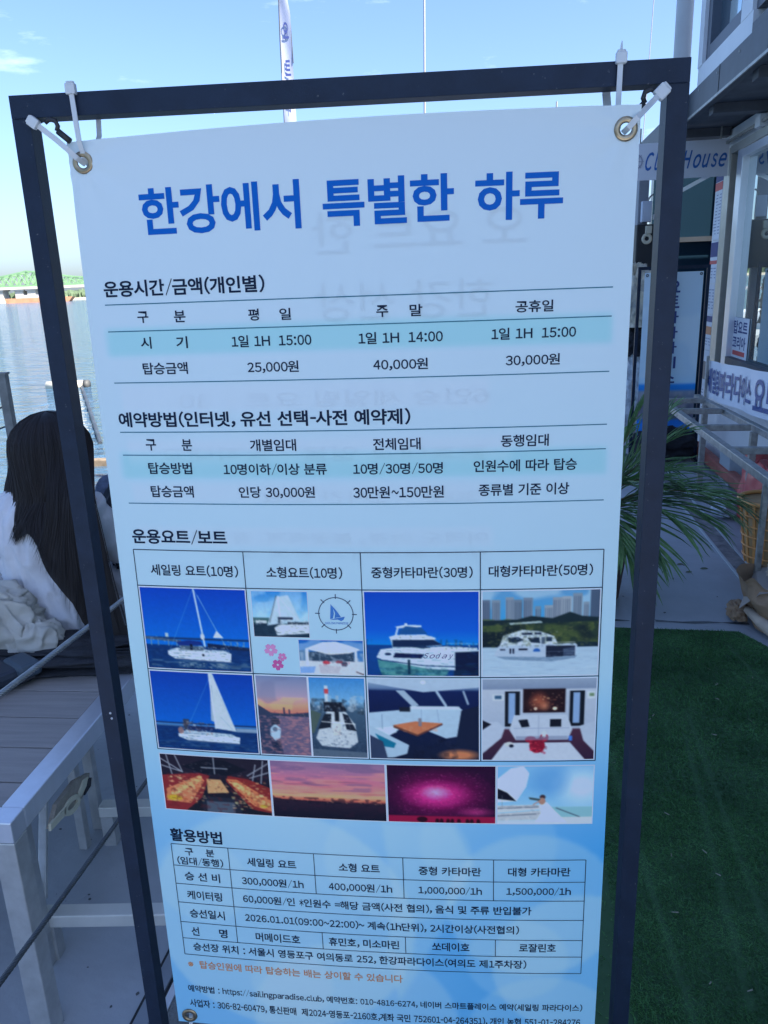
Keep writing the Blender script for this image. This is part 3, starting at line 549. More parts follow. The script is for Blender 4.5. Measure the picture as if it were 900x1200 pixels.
def p6(P):
    P.grad([(0, (110, 130, 175)), (.25, (165, 150, 180)), (.36, (235, 150, 130)), (.45, (215, 120, 110)), (.5, (90, 90, 120)), (1, (60, 80, 120))]); P.noise(4, 8, .6, (110, 120, 160), 0, .35, .5); P.noise(5, 8, .5, (255, 190, 130), .26, .42, .5)
    P.poly([(0, .36), (.25, .46), (.6, .47), (1, .44), (1, .50), (0, .50)], (45, 58, 90)); P.rect(.5, .39, .53, .48, (45, 55, 85)); P.rect(.6, .41, .63, .48, (50, 60, 90)); P.rect(0, .5, 1, 1, (95, 90, 125)); P.poly([(0, .5), (.35, .5), (.45, 1), (0, 1)], (30, 50, 85), .8); P.noise(16, 50, .6, (190, 130, 140), .5, 1, .5)
    P.poly([(.22, .66), (.32, .6), (.43, .66), (.40, .78), (.30, .82), (.21, .75)], (165, 195, 225)); P.poly([(.25, .53), (.4, .53), (.42, .6), (.24, .62)], (40, 50, 75)); P.ell(.31, .67, .05, .03, (90, 110, 140)); P.poly([(.2, .83), (.4, .83), (.38, .95), (.26, .95)], (15, 30, 60), .6)
    P.waves(.52,.99,220,[(225,150,140),(60,60,100),(190,120,130)],.5); P.specks(.0,.44,1,.5,40,[(200,150,120),(40,50,80)],.012,.6)
def p7(P):
    P.grad([(0, (55, 130, 205)), (.3, (110, 170, 220)), (.38, (60, 90, 120)), (1, (35, 55, 85))]); P.rect(.28, .1, .34, .32, (190, 210, 230)); P.rect(.275, .14, .345, .2, (200, 70, 80)); P.noise(16, 16, .8, (170, 190, 210), .22, .42, .55); P.noise(20, 14, .8, (30, 45, 60), .26, .45, .6)
    P.noise(40, 50, .5, (70, 95, 125), .42, 1, .6); P.poly([(0, .4), (.2, .45), (.05, .7), (0, .7)], (70, 90, 90)); P.poly([(.25, .30), (.58, .30), (.66, .40), (.55, .44), (.25, .42)], (20, 28, 45)); P.poly([(.3, .42), (.64, .42), (.80, .58), (.84, .80), (.68, .88), (.18, .86), (.08, .76), (.2, .55)], (185, 200, 218))
    P.poly([(.26, .45), (.38, .45), (.36, .62), (.12, .65)], (22, 32, 50)); P.poly([(.58, .44), (.68, .46), (.82, .66), (.64, .64)], (25, 35, 55)); P.rect(.44, .42, .52, .54, (20, 30, 45)); P.rect(.40, .54, .54, .72, (200, 205, 215)); P.poly([(0, .9), (1, .93), (1, 1), (0, 1)], (80, 100, 125)); P.noise(40, 40, .15)
    P.specks(.3,.48,.72,.84,90,[(230,235,242),(120,135,160),(60,75,100)],.018,.6); P.specks(0,.26,1,.42,160,[(190,205,225),(40,60,90),(110,140,170)],.016,.6); P.line(.2,.55,.8,.57,.006,(230,238,248)); P.waves(.6,.99,60,[(80,105,140),(20,40,70)])
def p8(P):
    P.grad([(0, (150, 180, 210)), (.12, (90, 120, 165)), (.15, (10, 30, 85)), (.35, (8, 26, 75)), (1, (12, 25, 55))]); P.poly([(0, 0), (1, 0), (1, .10), (.5, .16), (0, .05)], (165, 190, 220)); P.ell(.5, .04, .02, .02, (255, 250, 240)); P.poly([(.25, .14), (.33, .14), (.46, .32), (.40, .34)], (150, 175, 205)); P.line(.62, .15, .70, .32, .02, (160, 185, 215)); P.line(.86, .15, .90, .3, .015, (150, 175, 205))
    P.poly([(0, .42), (.3, .38), (.40, .33), (.8, .33), (.86, .38), (.82, .70), (.70, .73), (.5, .62), (.28, .62), (.1, .78), (0, .72)], (165, 195, 225)); P.poly([(0, .62), (.25, .58), (.25, .66), (.06, .76)], (190, 215, 238)); P.rect(.28, .345, .38, .40, (20, 30, 50)); P.poly([(.84, .38), (1, .32), (1, .85), (.78, .85)], (15, 28, 60))
    P.poly([(.22, .57), (.42, .52), (.67, .54), (.44, .685)], (190, 115, 85)); P.poly([(.22, .57), (.44, .685), (.44, .71), (.22, .60)], (100, 60, 55)); P.poly([(.44, .685), (.67, .54), (.67, .56), (.44, .71)], (80, 50, 55)); P.rect(.45, .48, .48, .58, (120, 120, 140))
    P.poly([(.0, .58), (.12, .66), (.36, .82), (.34, .93), (.22, .98), (0, 1)], (160, 190, 220)); P.poly([(.05, .68), (.24, .80), (.22, .86), (.12, .84)], (10, 110, 150)); P.poly([(0, .70), (.12, .78), (.16, 1), (0, 1)], (45, 60, 95)); P.ell(.82, .94, .22, .09, (210, 130, 90), .9, .6); P.noise(30, 30, .08)
    P.line(.12,.44,.12,.62,.005,(110,140,175)); P.line(.48,.36,.48,.52,.004,(130,160,195)); P.line(.62,.36,.64,.54,.004,(130,160,195)); P.poly([(.38,.33),(.82,.33),(.84,.37),(.38,.37)],(195,215,235),.8); P.specks(.3,.56,.6,.64,14,[(225,160,130)],.02,.4); P.specks(.4,.72,.8,.98,40,[(30,40,70),(5,12,35)],.03,.5)
def p9(P):
    P.grad([(0, (140, 160, 190)), (.12, (120, 140, 175)), (.13, (175, 190, 215)), (.6, (160, 178, 208)), (.62, (70, 40, 65)), (1, (45, 30, 60))])
    P.rect(.36, .12, .73, .41, (30, 16, 28)); P.noise(9, 9, .0); P.ell(.50, .26, .10, .13, (150, 75, 60), .8, .8); P.ell(.55, .33, .06, .07, (210, 140, 110), .7, .9); P.ell(.64, .36, .02, .02, (240, 220, 200)); P.ell(.47, .36, .015, .02, (220, 200, 190))
    for x in (.20, .77): P.rect(x, .15, x + .13, .58, (14, 22, 38)); P.rect(x + .03, .17, x + .09, .54, (130, 165, 215))
    P.rect(.09, .18, .19, .26, (190, 205, 225)); P.rect(.11, .20, .17, .24, (50, 90, 130)); P.rect(.92, .16, .99, .25, (190, 205, 225)); P.rect(.94, .18, .98, .22, (110, 140, 110))
    P.poly([(.28, .44), (.75, .44), (.80, .62), (.76, .75), (.30, .75), (.24, .62)], (180, 196, 222)); P.poly([(0, .52), (.14, .52), (.20, .60), (.17, .72), (0, .92)], (175, 192, 220)); P.poly([(.86, .58), (1, .52), (1, .9), (.90, .76)], (170, 188, 216)); P.poly([(.32, .50), (.40, .49), (.42, .58), (.35, .59)], (14, 20, 38)); P.rect(.60, .49, .70, .585, (14, 20, 38)); P.poly([(0, .5), (.08, .55), (.0, .62)], (14, 20, 38))
    P.poly([(.2, .78), (.78, .78), (.92, 1), (.08, 1)], (185, 200, 225)); P.ell(.49, .82, .07, .09, (130, 20, 50)); P.ell(.43, .74, .05, .04, (150, 25, 55)); P.ell(.55, .72, .04, .05, (160, 30, 60)); P.ell(.55, .68, .02, .04, (210, 215, 225)); P.ell(.24, .80, .04, .03, (200, 205, 215)); P.ell(.26, .82, .02, .02, DK); P.rect(.77, .70, .80, .76, (60, 120, 220)); P.noise(40, 40, .06)
    P.ell(.50,.30,.14,.12,(190,110,80),.35,.9); P.specks(.40,.16,.70,.38,70,[(190,110,80),(60,30,40),(240,200,160)],.010,.6); P.line(.50,.45,.50,.74,.003,(140,155,185)); P.line(.28,.60,.77,.60,.004,(140,155,190)); P.specks(.42,.70,.56,.9,60,[(170,25,60),(90,12,40),(220,60,90)],.016,.8); P.poly([(.30,.70),(.76,.70),(.76,.75),(.30,.75)],(120,135,170),.6)
def p10(P):
    P.grad([(0, (40, 25, 40)), (.3, (25, 25, 45)), (1, (20, 25, 40))]); P.rect(0, 0, 1, .35, (30, 28, 48))
    P.poly([(.2, .2), (.42, .05), (.6, .05), (.8, .2), (.62, .32), (.42, .32)], (14, 20, 38))
    for a, b in (((0, .08), (.2, .3)), ((0, .2), (.2, .30)), ((.06, 0), (.1, .36)), ((.14, 0), (.2, .3)), ((.80, .3), (1, .06)), ((.82, .34), (1, .22)), ((.88, .1), (.84, .42)), ((.95, .02), (.92, .42)), ((.5, 0), (.5, .3)), ((.38, .2), (.62, .2))): P.line(*a, *b, .012, (140, 150, 170))
    P.poly([(.0, .38), (.35, .30), (.45, .34), (.36, .74), (.2, 1), (0, 1)], (125, 40, 50)); P.poly([(.62, .32), (.80, .36), (1, .50), (1, .95), (.82, .9), (.6, .42)], (125, 40, 45)); P.poly([(.03, .62), (.36, .34), (.40, .44), (.25, .86), (.02, .84)], (200, 120, 90)); P.poly([(.60, .38), (.70, .38), (1, .72), (1, .92), (.84, .84)], (205, 120, 85))
    for q in range(7): P.poly([(.08 + .04 * q, .64 - .045 * q), (.14 + .04 * q, .62 - .045 * q), (.15 + .036 * q, .70 - .04 * q), (.07 + .04 * q, .74 - .045 * q)], (235, 175, 120), .8); P.poly([(.64 + .045 * q, .44 + .055 * q), (.70 + .045 * q, .43 + .055 * q), (.74 + .043 * q, .49 + .055 * q), (.67 + .043 * q, .51 + .055 * q)], (235, 180, 120), .8)
    P.ell(.1, .78, .09, .07, (190, 175, 40), .8, .5); P.ell(.93, .83, .05, .04, (180, 170, 50), .8, .5); P.poly([(.42, .4), (.55, .4), (.62, .62), (.42, .66)], (195, 150, 110)); P.rect(.36, .72, .72, 1, (30, 38, 58)); P.rect(.40, .80, .66, 1, (110, 130, 155), .5); P.noise(40, 26, .5, (90, 30, 40), .3, 1, .62)
    P.specks(.05,.36,.38,.84,150,[(240,190,140),(150,70,50),(220,220,160),(90,40,40)],.018,.7); P.specks(.62,.40,.98,.90,150,[(240,190,140),(150,70,50),(220,220,160),(90,40,40)],.018,.7); P.specks(.2,.1,.8,.32,70,[(60,70,95),(120,110,120),(20,25,45)],.014,.6); P.specks(.42,.42,.6,.64,30,[(240,200,150),(120,80,60)],.016,.7)
def p11(P):
    P.grad([(0, (135, 110, 150)), (.2, (165, 110, 150)), (.36, (205, 115, 140)), (.5, (225, 135, 130)), (.6, (245, 165, 125)), (.66, (200, 100, 90)), (.70, (40, 28, 50)), (1, (14, 18, 40))]); P.noise(5, 16, .75, (110, 90, 135), 0, .5, .45); P.noise(4, 22, .7, (240, 150, 140), .15, .62, .55); P.noise(6, 30, .5, (90, 60, 100), .3, .6, .62)
    P.noise(30, 30, .8, (20, 20, 40), .62, .74, .5); P.line(0, .68, .6, .70, .01, (20, 18, 40)); P.noise(20, 30, .3, (60, 25, 50), .74, .95, .6)
    P.waves(0,.6,160,[(235,150,150),(120,95,140),(170,115,150)],.3); P.specks(0,.64,1,.70,60,[(20,18,40),(250,180,130)],.010,.6)
def p12(P):
    P.a[:] = np.array((38, 8, 48)) / 255.; P.ell(.48, .5, .55, .5, (150, 10, 100), .9, .9); P.ell(.46, .5, .36, .28, (225, 60, 160), .9, .8); P.ell(.45, .46, .16, .14, (250, 170, 215), .8, .9); P.noise(60, 40, .35); P.noise(90, 60, .3, (250, 120, 190), .15, .85, .8); P.rect(0, .88, 1, 1, (165, 20, 70), .8)
    for x in (.32, .46, .50, .56, .6, .66, .74, .78, .84): P.ell(x, .97, .018, .05, (40, 5, 30))
    P.ell(.32, .94, .05, .05, (40, 5, 30)); P.ell(.82, .8, .2, .1, (200, 60, 140), .6, .8)
    P.specks(.1,.12,.9,.85,500,[(250,110,190),(120,10,90),(255,170,220)],.006,.5)
def p13(P):
    P.grad([(0, (120, 180, 230)), (.35, (110, 175, 230)), (.7, (140, 195, 235)), (1, (190, 210, 230))]); P.ell(.88, .35, .35, .4, (200, 225, 245), .8, .7); P.ell(.55, .25, .25, .35, (90, 155, 220), .6, .6)
    P.poly([(0, .22), (.14, .04), (.27, 0), (.33, .12), (.30, .35), (.20, .60), (0, .62)], (215, 228, 240)); P.poly([(0, .38), (.1, .45), (.20, .60), (0, .56)], (14, 20, 40)); P.poly([(0, .68), (.42, .66), (.46, .74), (0, .80)], (195, 205, 220)); P.poly([(0, .82), (.45, .76), (.5, .92), (0, .94)], (180, 192, 208)); P.line(0, .73, .45, .70, .01, (90, 100, 120)); P.line(0, .86, .45, .82, .012, (110, 120, 140))
    P.rect(.55, .70, 1, .9, (130, 185, 205)); P.line(.62, .72, .9, .9, .01, (60, 80, 100)); P.rect(.55, .88, 1, 1, (200, 212, 225)); P.poly([(.43, .66), (.52, .62), (.60, .76), (.74, .98), (.40, .97), (.46, .8)], (225, 230, 240)); P.ell(.475, .53, .03, .04, (60, 45, 55)); P.ell(.47, .60, .035, .06, (170, 130, 120)); P.poly([(.33, .53), (.45, .56), (.45, .6), (.34, .57)], (60, 80, 90)); P.line(.46, .58, .38, .66, .012, (180, 140, 130))
    P.line(0,.70,.44,.68,.004,(90,100,120)); P.line(.05,.5,.05,.70,.004,(120,130,150)); P.specks(0,.66,.46,.94,50,[(150,165,185),(225,230,240)],.02,.5); P.line(.5,.66,.66,.96,.004,(195,205,225),.7)
photo((80.2, 222.0, 570, 684), p1, 'printed photo of a white yacht with bare mast under deep blue sky')
photo((228, 300.2, 571.5, 633.5), p2a, 'printed photo of a yacht with pale sails near a green shore', .7)
photo((284.4, 367., 635.5, 683.8), p2b, 'printed photo of a white open deck under an awning', .7)
photo((369.2, 510.4, 570, 684), p3, 'printed photo of a white motor catamaran on blue sea')
photo((512.6, 655, 570, 684), p4, 'printed photo of a catamaran before apartment towers and trees')
photo((80.2, 222.0, 686.3, 802.2), p5, 'printed photo of a yacht with a raised white sail')
photo((224, 293.2, 686.3, 802.2), p6, 'printed photo of a boat at an orange and violet dusk')
photo((293.2, 367., 686.3, 802.2), p7, 'printed photo of a moored white boat seen from its stern')
photo((369.2, 510.4, 686.3, 802.2), p8, 'printed photo of a cabin lounge with a wooden table')
photo((512.6, 655, 686.3, 802.2), p9, 'printed photo of a white saloon with sofas and a red bouquet')
photo((79.7, 233.2, 809.5, 897.5), p10, 'printed photo of a red cabin with long laid tables')
photo((233.6, 388.4, 809.5, 897.5), p11, 'printed photo of a pink and orange sunset over black land')
photo((388.8, 531.4, 809.5, 897.5), p12, 'printed photo of magenta fireworks')
photo((531.8, 656.0, 809.5, 897.5), p13, 'printed photo of a bride on a white bow under blue sky')
# helm wheel emblem with a small sail boat, and the blossoms
k = MB(); cx, cy, r = 334.5, 600.5, 21.5
k.grid(lambda u, v: Bn(cx + (r - .55 + 1.1 * v) * math.cos(u * 2 * math.pi), cy + (r - .55 + 1.1 * v) * math.sin(u * 2 * math.pi), .5), 48, 1)
for q in range(8):
    a = q * math.pi / 4 + .02; ca, sa = math.cos(a), math.sin(a)
    k.add([Bn(cx + ca * rr_ - sa * w2, cy + sa * rr_ + ca * w2, .6) for rr_, w2 in ((r - 1.5, -.6), (r + 4.6, -.6), (r + 4.6, .6), (r - 1.5, .6))], [(0, 1, 2, 3)])
bobj('wheel_emblem', k, mat('slate_ink', (.02, .06, .11), .45))
k = MB()
k.add([Bn(cx + a, cy + b, .5) for a, b in ((-6, -13), (-3, -8), (-2.5, 0), (-4, 6), (-7.5, 7))], [(0, 1, 2, 3, 4)])
k.add([Bn(cx + a, cy + b, .5) for a, b in ((-4.5, -11), (1, -4), (6, 4), (0, 5), (-2, 6), (-1, -1))], [(0, 1, 2, 3, 4, 5)])
k.add([Bn(cx + a, cy + b, .5) for a, b in ((-8, 8), (0, 5.6), (6, 4.6), (11, 3.6), (9, 8), (6, 9.5), (2, 7.6))], [(0, 1, 2, 3, 4, 5, 6)])
bobj('sail_emblem', k, mat('emblem_blue', (.02, .18, .50), .45))
k = MB(); put_text(k, "SAILING PARADISE", cx - 14, cx + 15, cy + 12.4, 2.8, lambda X, Y: Bn(X, Y, .5), .016); bobj('emblem_lettering', k, mat('emblem_blue', (.02, .18, .50)))
def flower(cx, cy, r, m):
    k = MB()
    for q in range(5):
        a0 = q * 2 * math.pi / 5 + .3; pts = []
        for j in range(12):
            b = 2 * math.pi * j / 12; x = .58 + .42 * math.cos(b); y = .36 * math.sin(b)
            if j == 0: x -= .12
            pts.append(Bn(cx + r * (x * math.cos(a0) - y * math.sin(a0)), cy + r * (x * math.sin(a0) + y * math.cos(a0)), .5 + .05 * q))
        k.add(pts, [tuple(range(12))])
    bobj('blossom_print', k, m)
flower(248.5, 651, 9.2, mat('pale_pink_ink', (.75, .28, .50), .45)); flower(262.6, 660.5, 6.2, mat('mid_pink_ink', (.72, .20, .42), .45)); flower(256, 671.5, 8.2, mat('deep_pink_ink', (.62, .08, .30), .45))
k = MB()
for a, b, r_ in ((248.5, 651, 1.2), (262.6, 660.5, .8), (256, 671.5, 1.2)): k.add([Bn(a + r_ * math.cos(j * .785), b + r_ * math.sin(j * .785), .9) for j in range(8)], [tuple(range(8))])
bobj('blossom_centre', k, WHM)
# printed name on the catamaran hull photo
k = MB(); put_text(k, "Soday", 441, 478, 656, 9.5, lambda X, Y: Bn(X, Y, .9), .0, .45); bobj('boat_name_print', k, mat('violet_ink', (.05, .03, .16)))
# grommets
for a, b in GM:
    k = MB(); c0 = Bn(a, b, 1.0); k.ring(c0, fn_, .0088, .0031, 32, 10, .5); g = bobj('grommet', k, BRASS, smooth=True)
#TIES
def strap(name, pts, wd, label, group, head=None, hs=.011, th=.0014, m=None):
    """flat plastic strap along pts (frame s, t, n in metres); width lies in the frame plane"""
    P = [Fr(*q) for q in pts]; c0 = P[0].copy(); root = thing(name, label, 'cable tie', c0, 0, group)
    k = MB(); o = 0; n = len(P)
    for i, p in enumerate(P):
        d = (P[min(i + 1, n - 1)] - P[max(i - 1, 0)]).normalized(); x = d.cross(fn_)
        x = x.normalized() if x.length > .25 else (fu if abs(d.dot(fu)) < .7 else fv)
        y = d.cross(x).normalized()
        k.v += [tuple(p + x * (a * wd / 2) + y * (b * th / 2)) for a, b in ((-1, -1), (1, -1), (1, 1), (-1, 1))]
    for i in range(n - 1):
        for j in range(4): q = (j + 1) % 4; k.f.append((i * 4 + j, i * 4 + q, i * 4 + 4 + q, i * 4 + 4 + j))
    k.f += [(3, 2, 1, 0), tuple((n - 1) * 4 + j for j in range(4))]
    fobj('strap', k, m or NYLON, root, root)
    if head:
        hs_, ht, hn, ang = head; k = MB(); e = hs / 2
        M = Matrix.Translation(Fr(hs_, ht, hn)) @ Matrix((fu, fv, fn_)).transposed().to_4x4() @ Matrix.Rotation(ang, 4, 'Z')
        k.box(-e, e, -e * .95, e * 1.05, -e * .7, e * .7, M); k.box(-e * .8, e * .8, -e * 1.35, -e * .9, -e * .45, e * .45, M); h = fobj('lock_head', k, m or NYLON, root, root, bevel=.0015)
    return root
gt = 'white cable ties holding the banner corners'
strap('cable_tie', [(.0731, -.002, .004), (.0735, .010, .004), (.0748, .03, .006), (.0765, .05, .008), (.0765, .066, .0), (.0768, .074, -.012)], .0054, 'white cable tie over the top bar at the left corner, lock on top', gt, (.0728, -.0025, .003, .0))
strap('cable_tie', [(.0860, -.001, -.029), (.0862, .02, -.030), (.0862, .04, -.026), (.082, .066, -.012)], .0054, 'white cable tie strap hanging behind the top bar at the left corner', gt)
strap('cable_tie', [(.0261, .0285, .004), (.036, .0365, .004), (.050, .0475, .006), (.062, .058, .008), (.0705, .067, .006), (.0745, .072, -.006)], .0058, 'white cable tie slanting from the left post to the left brass grommet', gt, (.0265, .029, .005, -.9))
strap('cable_tie', [(.6575, -.003, .004), (.6572, .012, .004), (.6568, .03, .005), (.6560, .05, .008), (.656, .066, .012)], .0054, 'white cable tie over the top bar at the right corner, its tail pointing up', gt, (.6580, -.002, .004, .0))
strap('cable_tie', [(.6510, -.001, -.029), (.6505, .025, -.028), (.6505, .045, -.016), (.653, .066, .008)], .0085, 'wide white cable tie strap hanging behind the top bar at right', gt)
strap('cable_tie', [(.7006, .032, .004), (.690, .042, .014), (.679, .052, .030), (.669, .0615, .041), (.661, .070, .038), (.6585, .0725, .026)], .0058, 'white cable tie slanting from the right post down to the right brass grommet', gt, (.7006, .032, .005, .8), .013)
strap('cable_tie', [(.0765, 1.256, .013), (.074, 1.268, .012), (.070, 1.29, .006), (.064, 1.32, .0)], .0054, 'white cable tie through the grommet at the lower left banner corner', gt)
k = MB(); k.tube([Fr(.6577, -.008, .004), Fr(.6579, -.013, .003), Fr(.6585, -.018, .002)], [.0016, .0012, .0004], 6); solo('tie_tail', k, NYLON, 'short upright cut tail of the right cable tie above the frame', 'tie tail')
def hook(sgn, s0, t0, s1, t1, label):
    c0 = Fr(s0, t0, 0); root = thing('bungee_hook', label, 'hook', c0, 0, 'black corner hooks')
    d = Vector((s1 - s0, t1 - t0)); L_ = d.length; d /= L_; nn = Vector((d.y, -d.x)) * sgn
    def q(a, b, n=.001): x = Vector((s0, t0)) + d * a + nn * b; return Fr(x.x, x.y, n)
    k = MB(); k.tube([q(0, 0), q(.002, .006), (q(.008, .0085)), q(.013, .006), q(.015, .001)], .0026, 8); fobj('hook', k, BLACKR, root, root, smooth=True)
    k = MB(); k.tube([q(.016, .0015), q(L_, .0015)], .0034, 10); fobj('cord_clamp', k, BLACKR, root, root, smooth=True)
hook(1, .0380, .0290, .0625, .0500, 'small black hook and cord clamp beside the left slanting cable tie')
hook(-1, .6960, .0310, .6760, .0520, 'small black hook and cord clamp beside the right slanting cable tie')
#TURF
# ------------------------------------------------------------------ turf
BA = math.radians(8.8); AV = Vector((math.cos(BA), -math.sin(BA), 0)); BV = Vector((math.sin(BA), math.cos(BA), 0))
def Lc(lat, al, z=0.): p = AV * lat + BV * al; return Vector((p.x, p.y, z))
tpoly = [(-.16, .2), (2.4, .2), (2.4, 3.16), (1.30, 3.20), (1.165, 3.29), (1.085, 3.44), (-.16, 3.46)]
m_ = MB(); n = len(tpoly)
m_.add([Lc(a, b, .001) for a, b in tpoly] + [Lc(a, b, .008) for a, b in tpoly], [tuple(range(n, 2 * n)), tuple(range(n - 1, -1, -1))] + [(i, (i + 1) % n, n + (i + 1) % n, n + i) for i in range(n)])
struct('turf_mat', m_, TURFB)
CREASE = [(.66, 2.55, .56, 1.45), (.70, 2.7, .66, 1.5), (.35, 3.0, .45, 1.0), (1.0, 3.3, 1.15, 2.2)]
def blades(N, a0, a1, b0, b1, wd):
    la = RNG.uniform(a0, a1, N); al = RNG.uniform(b0, b1, N)
    ok = ~((al > 3.44 - np.clip(la - 1.085, 0, 1) * 1.9) | (al > 3.46)); la, al = la[ok], al[ok]; N = len(la)
    clump = .75 + .5 * np.sin(la * 9 + 3 * np.sin(al * 5)) * np.sin(al * 7 + 2 * np.sin(la * 6)) * .4
    cr = np.ones(N)
    for (x0_, y0_, x1_, y1_) in CREASE:
        t_ = np.clip(((la - x0_) * (x1_ - x0_) + (al - y0_) * (y1_ - y0_)) / ((x1_ - x0_) ** 2 + (y1_ - y0_) ** 2), 0, 1); dd_ = np.hypot(la - x0_ - t_ * (x1_ - x0_), al - y0_ - t_ * (y1_ - y0_)); cr = np.minimum(cr, np.clip(dd_ / .014, .25, 1))
    h = RNG.uniform(.006, .014, N) * clump * cr; th = RNG.uniform(0, 6.283, N); le = RNG.normal(0, .006, (N, 2)) + np.array([-.003, -.003])
    X = la * AV.x + al * BV.x; Y = la * AV.y + al * BV.y; dx, dy = np.cos(th) * wd, np.sin(th) * wd; z0 = np.full(N, .0075)
    v = np.stack([np.stack([X - dx, Y - dy, z0], 1), np.stack([X + dx, Y + dy, z0], 1), np.stack([X + le[:, 0] + dx * .4, Y + le[:, 1] + dy * .4, z0 + h], 1), np.stack([X + le[:, 0] - dx * .4, Y + le[:, 1] - dy * .4, z0 + h * .93], 1)], 1).reshape(-1, 3)
    return v
V = np.concatenate([blades(120000, .30, 1.25, .7, 2.2, .0009), blades(90000, .30, 1.75, 2.2, 3.46, .0013), blades(40000, -.15, 2.4, .25, 3.4, .0013)])
me = bpy.data.meshes.new('artificial_grass'); nf = len(V) // 4
me.vertices.add(len(V)); me.vertices.foreach_set('co', V.astype(np.float32).ravel()); me.loops.add(len(V)); me.loops.foreach_set('vertex_index', np.arange(len(V), dtype=np.int32))
me.polygons.add(nf); me.polygons.foreach_set('loop_start', (np.arange(nf) * 4).astype(np.int32)); me.polygons.foreach_set('loop_total', np.full(nf, 4, np.int32)); me.update(); me.validate()
me.materials.append(TURF); o = bpy.data.objects.new('artificial_grass', me); COL.objects.link(o); o['kind'] = 'stuff'
m_ = MB(); rnd = random.Random(11)
for i in range(60):
    c = Lc(rnd.uniform(.35, 1.5), rnd.uniform(.9, 3.3), .018); a = rnd.random() * 6.28; d = Vector((math.cos(a), math.sin(a), 0)) * rnd.uniform(.004, .010); e = Vector((-d.y, d.x, 0)).normalized() * .0012
    m_.add([c - d - e, c + d - e, c + d + e + Vector((0, 0, .003)), c - d + e], [(0, 1, 2, 3)])
obj('turf_debris', m_, mat('pale_debris', (.22, .22, .17), .8), kind='stuff')

# ------------------------------------------------------------------ floating clubhouse on the right (local x = away from the deck, y = along the wall)
bd = thing('clubhouse', 'two storey floating clubhouse with white upper panels and dark fascia at the right', 'building', (0, 0, 0), -BA)
def bbox(name, a, m=WHITEP, bevel=0, par=None, **k):
    q = MB(); q.box(*a); return obj(name, q, m, par or bd, bevel=bevel, **k)
bbox('lower_wall', (1.85, 2.0, -1.6, 6.86, 0, .86)); bbox('lower_wall', (1.85, 2.0, 7.33, 7.62, 0, 2.70)); bbox('lower_wall', (1.853, 2.0, -1.6, 7.33, 2.56, 2.70)); bbox('lower_wall', (1.852, 2.0, 6.86, 7.33, 0, .70))
bbox('side_wall', (2.0, 6.5, 7.45, 7.60, 0, 2.70), DARKIN); bbox('unseen_rear_wall', (2.0, 6.5, -1.6, -1.45, 0, 2.70))  # unseen rear end, cut short so sunlit deck bounces light onto the banner
bbox('lower_wall', (1.85, 2.0, -1.6, 3.2, .86, 2.55))
# window
WG = glass_mat('reflective_window_glass', (.02, .04, .05), .62)
wn = bbox('window', (1.90, 1.93, 3.26, 6.86, .92, 2.44), WG)
BEI = mat('beige_aluminium', (.46, .45, .40), .4, .5, 12, .1)
for nm, a, m in (('window_frame', (1.836, 1.96, 7.155, 7.33, .7, 2.555), BEI), ('window_slot', (1.90, 1.96, 7.0, 7.155, .7, 2.555), mat('brown_track', (.10, .085, .075), .6)), ('window_frame', (1.845, 1.96, 6.86, 7.0, .7, 2.555), ALU),
                 ('window_frame', (1.845, 1.96, 3.2, 6.859, 2.44, 2.50), ALU), ('window_frame', (1.83, 1.96, 3.2, 7.154, 2.502, 2.56), BEI), ('window_sill', (1.84, 1.96, 3.2, 6.859, .862, .92), DARKFAS), ('window_frame', (1.845, 1.96, 3.2, 3.26, .92, 2.44), ALU)):
    bbox(nm, a, m, .003, wn)
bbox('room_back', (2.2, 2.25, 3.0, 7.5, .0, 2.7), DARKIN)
# canopy, soffit, fascia
bbox('canopy_roof', (1.45, 6.5, -1.7, 8.9, 2.72, 2.87), SOFFIT); bbox('fascia', (1.40, 1.449, -1.7, 8.9, 2.70, 2.885), DARKFAS, .004); bbox('fascia_trim', (1.388, 1.398, -1.7, 8.9, 2.695, 2.712), STEEL)
bbox('fascia', (1.45, 3.2, 8.86, 8.9, 2.70, 2.885), DARKFAS)
for q in range(-1, 9): bbox('soffit_beam', (1.46, 1.845,  q + .25, q + .37, 2.655, 2.718), SOFFIT)
for q in range(0, 9): bbox('fascia_joint', (1.397, 1.3995, q - .1, q - .092, 2.714, 2.884), BLACKR)
for q in (5.45, 5.95, 6.45): bbox('screw_head', (1.396, 1.4, q, q + .012, 2.84, 2.852), STEEL)
bbox('conduit', (1.80, 1.82, -1.2, 7.5, 2.585, 2.605), STEEL); bbox('junction_cover', (1.79, 1.849, 6.3, 6.42, 2.565, 2.64), WHITEP)
